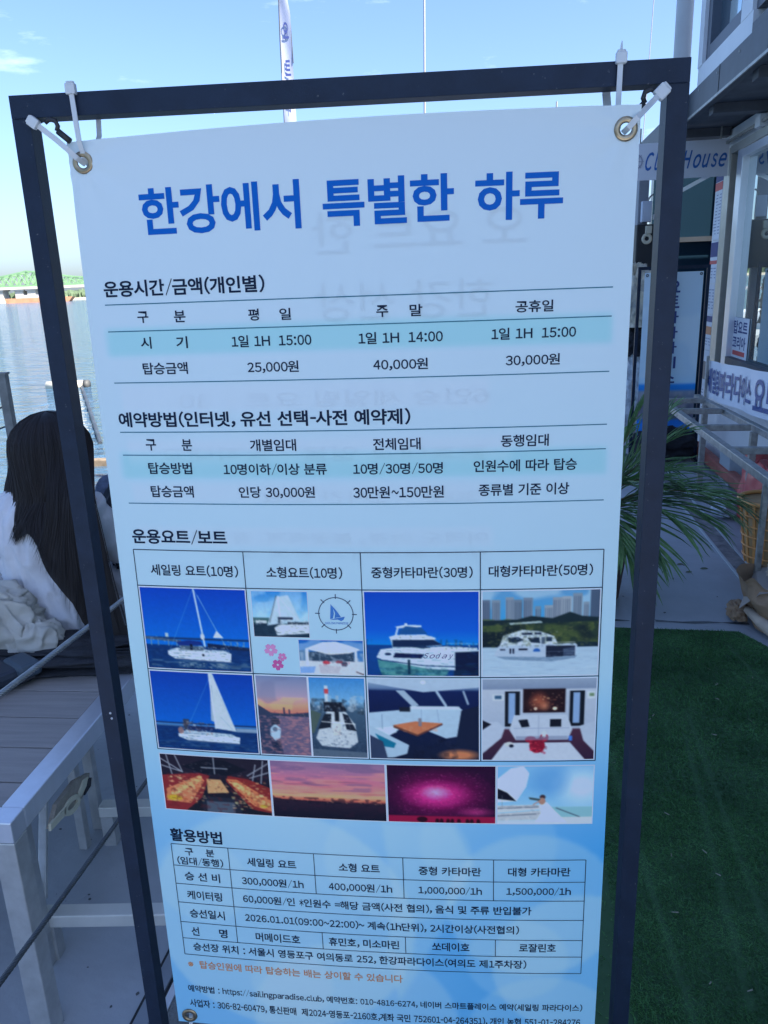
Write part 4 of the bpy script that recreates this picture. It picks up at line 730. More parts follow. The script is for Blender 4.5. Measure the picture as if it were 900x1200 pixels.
# upper storey
WIN = glass_mat('sky_reflecting_glass', (.05, .10, .14), .7, .03); NAVY = mat('navy_window_frame', (.065, .08, .11), .4)
bbox('upper_wall', (1.42, 1.55, -1.7, 6.62, 4.7, 6.4)); bbox('upper_wall', (1.42, 1.55, 5.31, 6.62, 2.886, 3.02)); bbox('corner_post', (1.415, 1.55, 6.50, 6.625, 3.02, 4.7), WHITEP); bbox('upper_wall', (1.418, 1.55, 5.33, 5.56, 3.02, 4.7))
bbox('end_wall', (1.55, 6.5, -1.7, -1.58, 2.886, 6.4)); bbox('end_wall', (1.55, 6.5, 6.5, 6.62, 2.886, 6.4)); bbox('upper_roof', (1.25, 6.6, -1.8, 6.8, 6.4, 6.55), DARKFAS)  # rear one is unseen, set short to let sun reach the deck behind
for y0, y1 in ((5.56, 6.50), (3.9, 5.33), (2.2, 3.7), (.5, 2.0), (-1.2, .3)):
    g = bbox('window', (1.50, 1.52, y0 + .05, y1 - .05, 3.0, 4.65), WIN)
    for a in ((1.44, 1.53, y0, y0 + .10, 3.02, 4.7), (1.44, 1.53, y1 - .10, y1, 3.02, 4.7), (1.44, 1.53, y0 + .1, y1 - .1, 3.02, 3.12), (1.44, 1.53, y0 + .1, y1 - .1, 4.6, 4.7)): bbox('window_frame', a, NAVY, .003, g)
for y0, y1 in ((3.7, 3.9), (2.0, 2.2), (.3, .5), (-1.7, -1.2)): bbox('upper_wall', (1.42, 1.55, y0, y1, 3.02, 4.7))
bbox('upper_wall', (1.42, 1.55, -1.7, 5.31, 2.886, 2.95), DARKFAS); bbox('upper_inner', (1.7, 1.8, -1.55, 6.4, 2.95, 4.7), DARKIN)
q = MB(); q.tube([(1.40, 5.75, 3.20), (1.39, 5.2, 3.28), (1.40, 4.4, 3.5)], .006, 6); obj('loose_cable', q, BLACKR, bd)
# far recess beyond the wall
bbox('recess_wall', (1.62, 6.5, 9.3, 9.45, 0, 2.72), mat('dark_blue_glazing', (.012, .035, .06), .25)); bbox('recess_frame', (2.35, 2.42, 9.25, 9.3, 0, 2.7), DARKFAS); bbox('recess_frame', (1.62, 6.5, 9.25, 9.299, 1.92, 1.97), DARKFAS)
# tall round pole at the corner
q = MB(); q.tube([Lc(1.345, 6.85, 0), Lc(1.345, 6.85, 7.5)], .062, 20); solo('corner_pole', q, mat('grey_white_pole', (.52, .53, .54), .5, 0, 2, .1), 'tall pale grey round pole rising beside the white upper corner of the clubhouse', 'pole', smooth=True)
# notices on the end panel
nb = thing('notice_strip', 'tall narrow strip of printed paper notices with navy and red headers beside the big window', 'notice', Lc(1.845, 7.47, 0), -BA)
NAVYP = mat('navy_print', (.03, .05, .20), .6); REDP = mat('red_print', (.62, .10, .09), .6); PAPER = mat('white_paper', (.74, .76, .80), .7, 0, 8, .03); GREYT = mat('grey_print', (.30, .32, .42), .7)
def nsheet(z0, z1, heads, lines, dz=0.):
    q = MB(); q.box(-.004, .001, -.115, .115, z0, z1); s_ = obj('paper_sheet', q, PAPER, nb)
    for a, b, m in heads: q = MB(); q.box(-.006, -.0041, -.113, .113, a, b); obj('printed_header', q, m, s_)
    q = MB(); r = random.Random(int(z0 * 100)); z = z1 - .05 - dz
    while z > z0 + .03:
        for a in (-.1, .005): q.box(-.0055, -.0041, a, a + r.uniform(.03, .09), z, z + .008)
        z -= .026
    obj('printed_lines', q, GREYT, s_)
nsheet(1.86, 2.42, ((2.33, 2.42, NAVYP), (2.26, 2.325, REDP)), 1, .15); nsheet(1.50, 1.85, ((1.72, 1.84, NAVYP), (1.66, 1.69, REDP)), 1, .18); nsheet(1.24, 1.49, (), 1); nsheet(.93, 1.23, ((1.17, 1.22, NAVYP), (1.06, 1.13, mat('orange_print', (.65, .27, .12), .6))), 1, .16); nsheet(.62, .92, ((.66, .82, mat('brown_photo_print', (.22, .19, .18), .6)),), 1, .3); nsheet(.3, .61, (), 1)
# sticker on the glass
st = thing('window_sticker', 'small white sticker with navy Korean lettering and a red bar on the window corner', 'sticker', Lc(1.896, 6.68, 1.075), -BA)
q = MB(); q.box(-.004, 0, -.21, .21, -.16, .16); obj('sticker_sheet', q, PAPER, st)
q = MB(); put_text(q, "탑요트", .185, -.185, .085, .105, lambda X, Y: (-.0048, X, Y), .024, yup=True); put_text(q, "코리아", .185, -.165, -.035, .10, lambda X, Y: (-.0048, X, Y), .024, yup=True); obj('sticker_lettering', q, NAVYP, st)
q = MB(); q.box(-.006, -.0041, -.16, .16, -.135, -.10); obj('red_bar', q, REDP, st)
# sign across the passage
cs = thing('club_house_sign', 'pale sign board with slanted blue lettering hung below the end of the canopy', 'sign', Lc(1.43, 7.2, 2.49), -BA)
q = MB(); q.box(-.41, .40, 0, .02, -.145, .135); obj('sign_board', q, mat('pale_lilac_board', (.66, .66, .70), .6), cs)
q = MB(); put_text(q, "Club House", -.255, .385, .0, .15, lambda X, Y: (X, -.003, Y), .020, .42, yup=True); obj('sign_lettering', q, mat('club_blue_paint', (.015, .12, .40), .5), cs)
q = MB(); q.ring((-.335, -.003, 0), (0, 1, 0), .055, .005, 24, 6, .3); q.ring((-.335, -.003, 0), (0, 1, 0), .022, .004, 16, 6, .3)
for a in range(8): q.bar((-.335 + .022 * math.cos(a * .785), -.003, .022 * math.sin(a * .785)), (-.335 + .068 * math.cos(a * .785), -.003, .068 * math.sin(a * .785)), .006, .003)
obj('wheel_emblem', q, mat('faint_grey_ink', (.33, .34, .42), .6), cs)
for a in (-.3, .33): q = MB(); q.bar((a, .01, .135), (a, .01, .25), .012, .012); obj('hanger', q, STEEL, cs)
q = MB(); q.bar(Lc(1.50, 7.3, 2.26), Lc(1.72, 7.3, 2.37), .02, .03); solo('support_strut', q, ALU, 'thin pale slanted strut just under the blue lettered sign', 'strut')
# pillar with boxes and loudspeaker at the far left of the passage
P0 = Vector((2.62, 8.0, 0))
q = MB(); q.box(P0.x - .06, P0.x + .035, 7.98, 8.1, 0, 2.72); solo('grey_pillar', q, mat('pillar_grey', (.26, .28, .31), .6), 'narrow grey pillar under the canopy end, just right of the banner edge', 'pillar')
jb = thing('junction_box', 'white electrical boxes on the grey pillar above the black loudspeaker', 'electrical box', (2.64, 7.95, 2.08), 0)
q = MB(); q.box(-.06, .035, -.03, .02, .0, .19); obj('white_box', q, mat('box_white', (.60, .65, .74), .5), jb, bevel=.006); q = MB(); q.box(.06, .12, -.03, .02, .02, .07); obj('small_box', q, WHITEP, jb, bevel=.004); q = MB(); q.tube([(.0, 0, .19), (.02, 0, .23), (.05, 0, .25)], .008, 8); obj('conduit', q, STEEL, jb)
sp = thing('loudspeaker', 'black box loudspeaker with a pale round ring fixed to the grey pillar', 'loudspeaker', (2.61, 7.85, 1.62), 0)
q = MB(); q.box(-.125, .13, -.1, .12, 0, .43); obj('speaker_box', q, BLACKR, sp, bevel=.01); q = MB(); q.ring((-.03, -.108, .30), (0, 1, 0), .035, .016, 24, 8, .5); obj('ring', q, mat('cream_plastic', (.60, .55, .42), .5), sp, smooth=True); q = MB(); q.box(-.05, .01, -.125, -.1, .345, .415); obj('bracket', q, mat('cream_plastic', (.60, .55, .42)), sp, bevel=.006)

# ------------------------------------------------------------------ cloth helper
def cloth_blob(c, r, seed, amp=.12, fs=2.2, nu=64, nv=40, flat=-.6, squash=1., ridge=1.):
    q = MB(); c = Vector(c)
    def f(u, v):
        a = u * 2 * math.pi; b = (v - .5) * math.pi; d = Vector((math.cos(a) * math.cos(b), math.sin(a) * math.cos(b), math.sin(b)))
        d = Vector([math.copysign(abs(x) ** .75, x) for x in d])
        w_ = Vector((d.x * fs, d.y * fs * squash, d.z * fs)) + Vector((seed * 3.1, seed, 0)); w_ += Vector((mnoise.noise(w_ * .7 + Vector((9, 0, 0))), mnoise.noise(w_ * .7), 0)) * .9
        n1 = 1 - abs(mnoise.noise(w_)) * 2.4; n2 = mnoise.noise(w_ * 2.6 + Vector((3, 1, 7)))
        k_ = 1 + amp * (n1 * ridge + .4 * n2 - .5); z = max(d.z * k_, flat)
        return (c.x + d.x * r[0] * k_, c.y + d.y * r[1] * k_, c.z + z * r[2])
    q.grid(f, nu, nv); return q
# ------------------------------------------------------------------ second banner stand down the passage
s2 = thing('far_banner_stand', 'thin black framed stand with pale blue banner of vertical Korean lettering in the passage', 'banner stand', Lc(1.425, 7.03, 0), -BA)
for a in (-.275, .275):
    q = MB(); q.box(a - .013, a + .013, -.013, .013, 0, 1.655); obj('post', q, FRAME, s2)
    q = MB(); q.box(a - .013, a + .013, -.22, .22, -.0, .02); obj('foot_bar', q, FRAME, s2)
for z in (1.642, .13): q = MB(); q.box(-.262, .262, -.012, .012, z - .013, z + .013); obj('cross_bar', q, FRAME, s2)
P = Pic(60, 140, 2); P.grad([(0, (165, 192, 228)), (.6, (160, 195, 235)), (.66, (150, 192, 238)), (.665, (40, 130, 225)), (.70, (30, 115, 215)), (.705, (110, 130, 165)), (.80, (95, 105, 135)), (.88, (85, 95, 130)), (.885, (35, 110, 220)), (1, (50, 125, 225))])
P.noise(20, 40, .5, (150, 155, 175), .71, .88, .5); P.noise(12, 20, .5, (60, 70, 100), .74, .9, .55); P.noise(3, 6, .45, (190, 212, 240), .2, .62, .5)
q = MB(); q.grid(lambda u, v: (-.235 + .47 * u, -.016 - .012 * math.sin(3.1 * u), 1.605 - 1.39 * v), 59, 139); o = obj('banner_sheet', q, print_mat('far_banner_vinyl', .45), s2, smooth=True); set_ink(o, ink(P.out()))
q = MB()
for i, ch in enumerate("요트파라다이스"): put_text(q, ch, -.055, .055, 1.49 - i * .125, .10, lambda X, Y: (X, -.035, Y), .024, yup=True)
obj('banner_lettering', q, NAVYP, s2)
q = MB()
for a, b in ((-.215, 1.585), (.215, 1.585)): q.ring((a, -.026, b), (0, 1, 0), .009, .003, 14, 6)
obj('grommet', q, BLACKR, s2)
# white banner along the rail
rb = thing('rail_banner', 'long white banner with navy Korean lettering tied along the steel rack by the wall', 'banner', Lc(1.5, 5.5, 0), -BA)
def RBp(al, v, off=0.): k_ = (6.29 - al) / 1.4; return (.055 - off - .012 * math.sin(al * 9), al - 5.5, (.95 + .063 * k_) * (1 - v) + (.676 + .060 * k_) * v)
q = MB(); q.grid(lambda u, v: RBp(6.29 - 2.3 * u, v), 60, 4); obj('banner_sheet', q, mat('white_vinyl', (.70, .74, .82), .4), rb, smooth=True)
q = MB(); put_text(q, "세일링파라다이스", 6.25, 5.10, .52, .66, lambda X, Y: RBp(X, Y, .006), .024); put_text(q, "요트", 5.04, 4.70, .52, .70, lambda X, Y: RBp(X, Y, .006), .024); obj('banner_lettering', q, mat('navy_vinyl', (.035, .075, .26), .4), rb)
# steel rack frame
rk = thing('steel_rack', 'weathered steel tube rack frame without top standing along the clubhouse wall', 'rack', Lc(1.36, 5., 0), -BA)
def rbar(nm, a, b, w_=.042): q = MB(); q.bar((a[0] - 1.36, a[1] - 5, a[2]), (b[0] - 1.36, b[1] - 5, b[2]), w_, w_); obj(nm, q, STEEL, rk, bevel=.004)
rbar('long_rail', (1.21, 6.4, .67), (1.21, 3.0, .67)); rbar('long_rail', (1.53, 6.4, .655), (1.60, 3.0, .67))
for a in (6.12, 5.62, 4.98, 4.30): rbar('cross_bar', (1.235, a, .668), (1.52, a, .668), .038)
for la, al in ((1.515, 6.05), (1.535, 4.95), (1.21, 3.66), (1.21, 6.36), (1.58, 3.6)): rbar('leg', (la, al, 0), (la, al, .645), .04 if la > 1.3 else .026)
for la, al in ((1.545, 6.2), (1.585, 4.6)): rbar('upright', (la, al, .68), (la, al, .99), .02)
# red beam, red tarpaulin, box, bags
q = MB(); q.box(1.72 - 1.75, 1.80 - 1.75, -1.35, 1.35, .03, .125); solo('red_beam', q, mat('faded_red_paint', (.32, .10, .075), .6, 0, 7, .25), 'faded red beam lying along the foot of the white wall', 'beam', bevel=.02); bpy.data.objects['red_beam'].location = Lc(1.75, 5.98); bpy.data.objects['red_beam'].rotation_euler.z = -BA
rt = thing('red_tarpaulin', 'red folded tarpaulin heaped on the floor behind the yellow basket', 'tarpaulin', Lc(1.66, 5.0), -BA); REDT = mat('red_tarp', (.46, .075, .07), .45, 0, 6, .2)
obj('front_fold', cloth_blob((-.06, -.15, .22), (.10, .22, .25), 3, .16, 1.1), REDT, rt, smooth=True); obj('back_fold', cloth_blob((-.02, .16, .20), (.09, .12, .27), 8, .18, 1.1), REDT, rt, smooth=True); obj('low_fold', cloth_blob((-.02, .22, .06), (.07, .20, .08), 5, .15, 1.2), REDT, rt, smooth=True)
q = MB(); q.box(-.05, .05, -.14, .14, 0, .26); solo('grey_box', q, mat('pale_grey_box', (.33, .38, .42), .6), 'small pale grey box against the white wall by the red heap', 'box', bevel=.006); bpy.data.objects['grey_box'].location = Lc(1.79, 6.25); bpy.data.objects['grey_box'].rotation_euler.z = -BA
solo('plastic_bag', cloth_blob((2.30, 4.98, .08), (.09, .08, .09), 12, .22, 1.5), mat('pale_blue_plastic', (.36, .42, .50), .3), 'crumpled pale blue grey plastic bag on the deck left of the yellow basket', 'bag', smooth=True)
solo('black_sack', cloth_blob((2.50, 6.75, .14), (.26, .14, .17), 15, .25), BLACKC, 'black sack slumped at the foot of the far banner stand', 'sack', smooth=True)
pw = thing('plastic_wrapped_goods', 'tall bundle wrapped in shiny clear plastic between the banner edge and far stand', 'bundle', (2.43, 7.55, 0))
obj('upper_wrap', cloth_blob((0, 0, 1.32), (.16, .12, .33), 4, .35, 3), mat('shiny_plastic_wrap', (.62, .62, .58), .12, 0, 9, .4, col2=(.70, .62, .45)), pw, smooth=True); obj('dark_middle', cloth_blob((0, 0, .95), (.15, .12, .16), 14, .3, 3), BLACKC, pw, smooth=True); obj('lower_wrap', cloth_blob((0, 0, .45), (.16, .12, .46), 24, .35, 3), mat('white_plastic_wrap', (.62, .68, .72), .15, 0, 12, .4), pw, smooth=True)
# yellow basket
bk = thing('plastic_basket', 'yellow slatted plastic basket with orange rim standing under the steel rack', 'basket', Lc(1.50, 4.40, 0), -BA); bk.scale = (.95, .95, .86)
YEL = mat('dull_yellow_plastic', (.62, .28, .08), .5, 0, 14, .2); ORA = mat('orange_rim_plastic', (.62, .30, .09), .45)
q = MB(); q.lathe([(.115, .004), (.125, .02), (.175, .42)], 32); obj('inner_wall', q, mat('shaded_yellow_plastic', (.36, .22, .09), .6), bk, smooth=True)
for i in range(18):
    a = i * math.pi / 9; q = MB(); q.bar((.122 * math.cos(a), .122 * math.sin(a), 0), (.181 * math.cos(a), .181 * math.sin(a), .43), .016, .008, up=(math.cos(a), math.sin(a), 0)); obj('slat', q, YEL, bk)
for z in (.06, .13, .20, .27, .34): q = MB(); q.ring((0, 0, z), (0, 0, 1), .128 + z * .125, .006, 32, 6); obj('hoop', q, YEL, bk)
q = MB(); q.ring((0, 0, .43), (0, 0, 1), .182, .013, 40, 8); obj('rim', q, ORA, bk, smooth=True)
# brown paper bag
pb = thing('paper_bag', 'crumpled brown paper bag lying open on the deck by the right picture edge', 'bag', Lc(1.235, 3.54, 0), -BA); pb.scale = (.84, .84, .84)
def sheet_bag(u, v):
    a = u * 2 * math.pi; w_ = .20 + .05 * v; x = math.copysign(abs(math.cos(a)) ** .5, math.cos(a)) * .115 * (1 + .25 * v); y = math.copysign(abs(math.sin(a)) ** .5, math.sin(a)) * .16
    z0 = v * .33; nz_ = mnoise.noise(Vector((x * 9, y * 9, z0 * 8))) * .03; lean_ = -.16 * v * v
    return (x + nz_ + lean_ * .4 + .04, y + nz_, z0 * .85 + .01 + .05 * mnoise.noise(Vector((u * 9, v * 3, 4))) * v)
q = MB(); q.grid(sheet_bag, 48, 16); obj('bag_body', q, KRAFT, pb)
q = MB(); q.add([(-.10, -.15, .24), (.12, -.19, .30), (.15, .14, .31), (-.03, .17, .27), (-.16, -.02, .10)], [(0, 1, 2, 3), (0, 3, 4)]); obj('bag_flap', q, mat('grey_brown_paper', (.36, .31, .27), .8), pb)
obj('bag_corner', cloth_blob((-.14, .06, .05), (.05, .07, .055), 21, .3), KRAFT, pb, smooth=True)
PAPT = mat('tan_wrapping', (.52, .42, .32), .75, 0, 12, .15)
q = MB(); q.tube([(-.115, -.02, .10), (-.07, -.13, .07), (-.02, -.26, .045), (.03, -.34, .04)], [.022, .032, .034, .02], 14); obj('wrapped_roll', q, PAPT, pb, smooth=True)
obj('crumpled_paper', cloth_blob((.03, -.06, .34), (.06, .07, .07), 31, .4), PAPT, pb, smooth=True)
# drain channel
m_ = MB(); m_.box(-.06, -.045, -1.6, 1.6, .002, .010); m_.box(.045, .06, -1.6, 1.6, .002, .010); o = struct('drain_edge', m_, mat('pale_drain_edge', (.40, .45, .48), .5)); o.location = Lc(1.335, 5.2, 0); o.rotation_euler.z = -BA
m_ = MB(); m_.box(-.044, .044, -1.6, 1.6, .001, .004); o = struct('drain_channel', m_, mat('dirty_channel', (.13, .14, .15), .7, 0, 14, .35, col2=(.2, .2, .2))); o.location = Lc(1.335, 5.2, 0); o.rotation_euler.z = -BA
# fallen leaves and wet crack
LG = mat('dead_leaf', (.10, .12, .07), .7)
for i, (la, al, ln, lab) in enumerate(((1.133, 4.272, .05, 'olive fallen leaf nearest the drain channel'), (1.018, 4.336, .045, 'olive fallen leaf on the deck below the palm tips'), (1.038, 4.213, .05, 'dark leaf on the deck between two olive leaves'), (.905, 4.207, .04, 'small leaf on the deck beside the black post'), (.934, 4.105, .035, 'tiny leaf scrap on the deck, nearest the turf of the small ones'), (.881, 4.154, .03, 'leaf fragment just right of the black post'), (1.10, 3.86, .03, 'single small leaf on bare deck halfway to the turf'))):
    q = MB(); a = .3 * i; d = Vector((math.cos(a), math.sin(a) * .3, 0)); e = Vector((-d.y, d.x, 0)); 
    q.add([d * (-ln * .5), d * (-ln * .2) + e * ln * .2 + Vector((0, 0, .004)), d * (ln * .2) + e * ln * .17 + Vector((0, 0, .005)), d * (ln * .5), d * (ln * .2) - e * ln * .15, d * (-ln * .2) - e * ln * .18], [(0, 1, 5), (1, 2, 4, 5), (2, 3, 4)])
    o = solo('fallen_leaf', q, LG, lab, 'leaf', 'fallen leaves on the deck'); o.location = Lc(la, al, .003)
m_ = MB(); rr = random.Random(2); pts = [(.2 + i * .06, 3.545 + .018 * mnoise.noise(Vector((i * .4, 0, 0)))) for i in range(17)]
for i in range(16):
    if i in (7, 8): continue
    a, b = pts[i], pts[i + 1]; w0, w1 = .010 * abs(math.sin(i * .9)) + .003, .010 * abs(math.sin((i + 1) * .9)) + .003
    m_.add([Lc(a[0], a[1] - w0, .002), Lc(b[0], b[1] - w1, .002), Lc(b[0], b[1] + w1, .002), Lc(a[0], a[1] + w0, .002)], [(0, 1, 2, 3)])
struct('wet_seam', m_, mat('wet_dark_seam', (.07, .08, .09), .2))

# ------------------------------------------------------------------ potted palm behind the banner edge
pl = thing('potted_palm', 'potted palm with slender arching leaflets spilling past the right edge of the banner', 'palm', (1.03, 3.72, 0))
q = MB(); q.lathe([(.12, 0), (.16, .02), (.19, .27), (.205, .27), (.205, .31), (.18, .31), (.175, .28)], 28); obj('pot', q, mat('brown_pot', (.16, .09, .06), .6), pl, smooth=True)
q = MB(); q.tube([(0, 0, .27), (.005, 0, .35), (0, 0, .45)], [.04, .035, .02], 12); obj('trunk', q, BARK, pl, smooth=True)
q = MB(); q.lathe([(.001, .27), (.17, .272), (.17, .26)], 20); obj('soil', q, mat('soil', (.05, .035, .025), .9), pl)
def frond(base, tip, lift, nl=26, LL=.24, seed=0, droop=.09, wd=.0062):
    r = random.Random(seed); base, tip = Vector(base), Vector(tip); ctrl = (base + tip) / 2 + Vector((0, 0, lift))
    B = lambda t: base * (1 - t) ** 2 + ctrl * 2 * t * (1 - t) + tip * t * t
    q = MB(); q.tube([B(i / 14) for i in range(15)], [.006 * (1 - .8 * i / 14) for i in range(15)], 5); st_ = obj('frond_stem', q, BARK, pl)
    q = MB()
    for i in range(nl):
        t = .28 + .72 * i / (nl - 1); p = B(t); d = (B(min(1, t + .02)) - B(t - .02)).normalized(); side = d.cross(Vector((0, 0, 1))).normalized(); up = side.cross(d)
        L_ = LL * (math.sin(math.pi * (.18 + .72 * (t - .28) / .72)) ** .7) * r.uniform(.85, 1.12)
        for s in (-1, 1):
            dir_ = (d * (.80 + .3 * t) + side * s * (.62 - .25 * t) + up * r.uniform(.05, .3)).normalized(); wv = dir_.cross(up).normalized(); prev = None
            n_ = 5; k0 = len(q.v)
            for j in range(n_ + 1):
                a = j / n_; c_ = p + dir_ * L_ * a + Vector((0, 0, -droop * a * a * r.uniform(.85, 1.15))); ww = wd * (math.sin(math.pi * min(1, .12 + a * .88)) ** .8) + .0004
                fold = up * ww * .5
                q.v += [tuple(c_ - wv * ww + fold), tuple(c_), tuple(c_ + wv * ww + fold)]
            for j in range(n_): a = k0 + j * 3; q.f += [(a, a + 3, a + 4, a + 1), (a + 1, a + 4, a + 5, a + 2)]
    obj('leaflets', q, LEAF, st_)
bs = (0, 0, .3)
FR = [((.64, -.22, .53), .26), ((.66, -.10, .44), .24), ((.54, -.28, .56), .20), ((.50, -.28, .46), .22), ((.40, -.10, .86), .10), ((.36, -.02, .95), .06), ((.36, -.32, .44), .20), ((.24, -.32, .34), .22), ((.14, -.36, .26), .25), ((.30, -.2, .66), .16), ((.12, -.3, .66), .14), ((.20, .25, .80), .12), ((-.1, -.35, .6), .2), ((-.4, -.2, .5), .25), ((-.4, .2, .6), .25), ((0, .4, .6), .25), ((.42, .2, .62), .22), ((-.2, .0, .98), .06), ((.10, -.02, .95), .06), ((.20, -.1, 1.0), .06), ((.05, -.38, .42), .22), ((.56, .05, .62), .2)]
for i, (tp, lf) in enumerate(FR): frond((.02 * math.cos(i), .02 * math.sin(i), .42), tp, lf, 13, .28, i, .05, .0080)
#LEFT
# ------------------------------------------------------------------ bench and what lies on it (local x to the right, y away)
EA = math.radians(6.0); BH = .57; C0 = Vector((-.774, 1.33, 0))
bn = thing('deck_bench', 'low aluminium framed bench with grey plank top at the left edge', 'bench', C0, -EA)
def nbox(nm, a, m, bev=.003, par=None): q = MB(); q.box(*a); return obj(nm, q, m, par or bn, bevel=bev)
def fbar(nm, a, b, w_=.05, m=ALU, par=None, h=None): q = MB(); q.bar(a, b, w_, h or w_); return obj(nm, q, m, par or bn, bevel=.003)
nbox('frame_rail', (-.05, 0, .0505, 1.50, BH - .05, BH), ALU); nbox('frame_rail', (-1.6, 0, 0, .05, BH - .05, BH), ALU); nbox('frame_rail', (-1.6, -.0, 1.5005, 1.55, BH - .05, BH), ALU); nbox('frame_rail', (-1.60, -1.55, .0505, 1.5, BH - .05, BH), ALU)
for i in range(11):
    y0 = .052 + (0 if i == 0 else .088 + (i - 1) * .1315); y1 = .052 + .088 + i * .1315 - .0045
    nbox('plank', (-1.548, -.0515, y0, min(y1, 1.498), BH - .028, BH - .004), PLANKM, .002)
LEGM = mat('dull_aluminium', (.50, .51, .50), .45, .6, 20, .15)
for x, y in ((-.025, .025), (-1.575, .025), (-.025, 1.525), (-1.575, 1.525)): nbox('leg', (x - .024, x + .024, y - .024, y + .024, 0, BH - .0505), LEGM)
for x, y, wd in ((-.117, .20, .014), (-.221, .61, .013), (-.219, .70, .015)): nbox('leg', (x - wd, x + wd, y - .014, y + .014, 0, BH - .0505), LEGM)
fbar('brace', (-.12, .225, .17), (-.19, .47, BH - .06), .02, LEGM)
rk2 = thing('low_rack', 'low pale metal frame of two crossbars standing behind the left post', 'rack', (-.55, 1.75, 0), math.radians(-1.5))
for y0 in (-.19, .22): 
    q = MB(); q.box(-.33, .42, y0 - .02, y0 + .02, .10, .135); obj('cross_bar', q, mat('pale_aluminium', (.60, .60, .56), .5, .3, 8, .1), rk2, bevel=.003)
for x in (-.31, .40):
    if x > 0: q = MB(); q.box(x - .012, x + .012, -.169, .199, .102, .130); obj('side_bar', q, LEGM, rk2)
    for y0 in (-.19, .22): q = MB(); q.box(x - .018, x + .018, y0 - .018, y0 + .018, 0, .0995); obj('foot', q, LEGM, rk2)
# threshold strip and rubber mat under the sign
th = math.radians(-10)
def gst(nm, a, m, z0, z1, k='structure'): q = MB(); q.box(a[0], a[1], a[2], a[3], z0, z1); o = obj(nm, q, m, kind=k, bevel=.001); o.location = (-.60, 1.46, 0); o.rotation_euler.z = th; return o
gst('deck_seam', (0, .009, -1, 1.1), BLACKC, .0015, .004); gst('threshold', (.0095, .045, -1, 1.1), mat('grey_threshold', (.24, .27, .31), .5, .3), .0015, .010); gst('deck_seam', (.0455, .056, -1, 1.1), BLACKC, .0015, .004)
gst('threshold', (.0565, .075, -1, 1.1), ALU, .0015, .012)
gst('entrance_mat', (.0755, .45, -.9, .9), mat('rough_grey_mat', (.13, .14, .14), .9, 0, 30, .5, .8, 160), .0015, .009)
# wire ropes with stanchions
def rope(nm, a, b, r, m, lab):
    a, b = Vector(a), Vector(b); d = (b - a); L_ = d.length; d.normalize(); x = d.orthogonal().normalized(); y = d.cross(x); root = thing(nm, lab, 'rope', a, 0)
    for s in range(6):
        q = MB(); pts = []; n_ = int(L_ / .008)
        for i in range(n_ + 1):
            t = i / n_; an = t * L_ / .055 * 2 * math.pi + s * math.pi / 3; sag = -.012 * 4 * t * (1 - t); pts.append(d * L_ * t + (x * math.cos(an) + y * math.sin(an)) * r * .62 + Vector((0, 0, sag)))
        q.tube(pts, r * .42, 5, False); obj('strand', q, m, root, smooth=True)
rope('wire_rope', (-.60, .35, 1.112), (-.60, 2.35, .828), .0055, ROPEM, 'pale twisted wire rope, the upper of two slanting across the bench')
rope('wire_rope', (-.60, .35, .733), (-.60, 2.35, .305), .0050, ROPED, 'dark twisted wire rope, the lower of two slanting past the left post')
for Y_, zt in ((.33, 1.16), (2.37, .90)):
    q = MB(); q.tube([(-.60, Y_, 0), (-.60, Y_, zt)], .014, 12); q.lathe([(.04, 0), (.04, .008), (.016, .012)], 16, (-.60, Y_, 0)); solo('stanchion', q, STEEL, 'steel stanchion holding the wire ropes ' + ('in front of the bench' if Y_ < 1 else 'hidden behind the banner'), 'stanchion')
# far rail post at the deck edge
q = MB(); q.box(-1.545, -1.512, 3.18, 3.215, 0, 1.29); q.box(-1.549, -1.508, 3.176, 3.219, 1.29, 1.298); solo('rail_post', q, mat('weathered_post', (.20, .21, .20), .7, .2, 20, .3), 'weathered grey post at the deck edge by the left picture edge', 'post')
for z_, lb in ((1.155, 'upper'), (1.075, 'lower')): q = MB(); q.tube([(-1.53, 3.2, z_ + .01), (-1.62, 3.2, z_ - .02), (-2.3, 3.2, z_ - .03)], .004, 6); solo('rail_wire', q, ROPED, lb + ' thin wire running left from the weathered deck edge post', 'wire')
# strap under the bench edge
sb = thing('canvas_strap', 'beige moulded strap with an oval slot wedged under the bench rail', 'strap', (-.745, 1.56, .455), 0); sb.scale = (.85, .85, .85)
e_ = Vector((0, .26, -.085)).normalized(); g_ = Vector((0, .31, .95)).normalized(); nx = Vector((1, 0, 0))
def SP(a, b, c=0.): return e_ * a + g_ * b + nx * c
def slab(outline, c0, c1, hole=None):
    q = MB(); n_ = len(outline)
    if not hole: q.add([SP(a, b, c0) for a, b in outline] + [SP(a, b, c1) for a, b in outline], [tuple(range(n_)), tuple(range(2 * n_ - 1, n_ - 1, -1))] + [(i, (i + 1) % n_, n_ + (i + 1) % n_, n_ + i) for i in range(n_)])
    return q
obj('cloth_backing', slab([(-.14, -.028), (.05, -.022), (.12, .0), (.125, .035), (.02, .045), (-.10, .02)], -.02, -.008), mat('grey_tan_cloth', (.26, .24, .20), .85, 0, 40, .2, .4, 300), sb)
q = MB(); n_ = 36
def ov(a, ra, rb): return (-.01 + ra * math.cos(a), -.012 + rb * math.sin(a))
vs = [SP(*ov(2 * math.pi * i / n_, .055, .023), -.003) for i in range(n_)] + [SP(*ov(2 * math.pi * i / n_, .034, .010), -.003) for i in range(n_)] + [SP(*ov(2 * math.pi * i / n_, .034, .010), -.010) for i in range(n_)] + [SP(*ov(2 * math.pi * i / n_, .055, .023), -.010) for i in range(n_)]
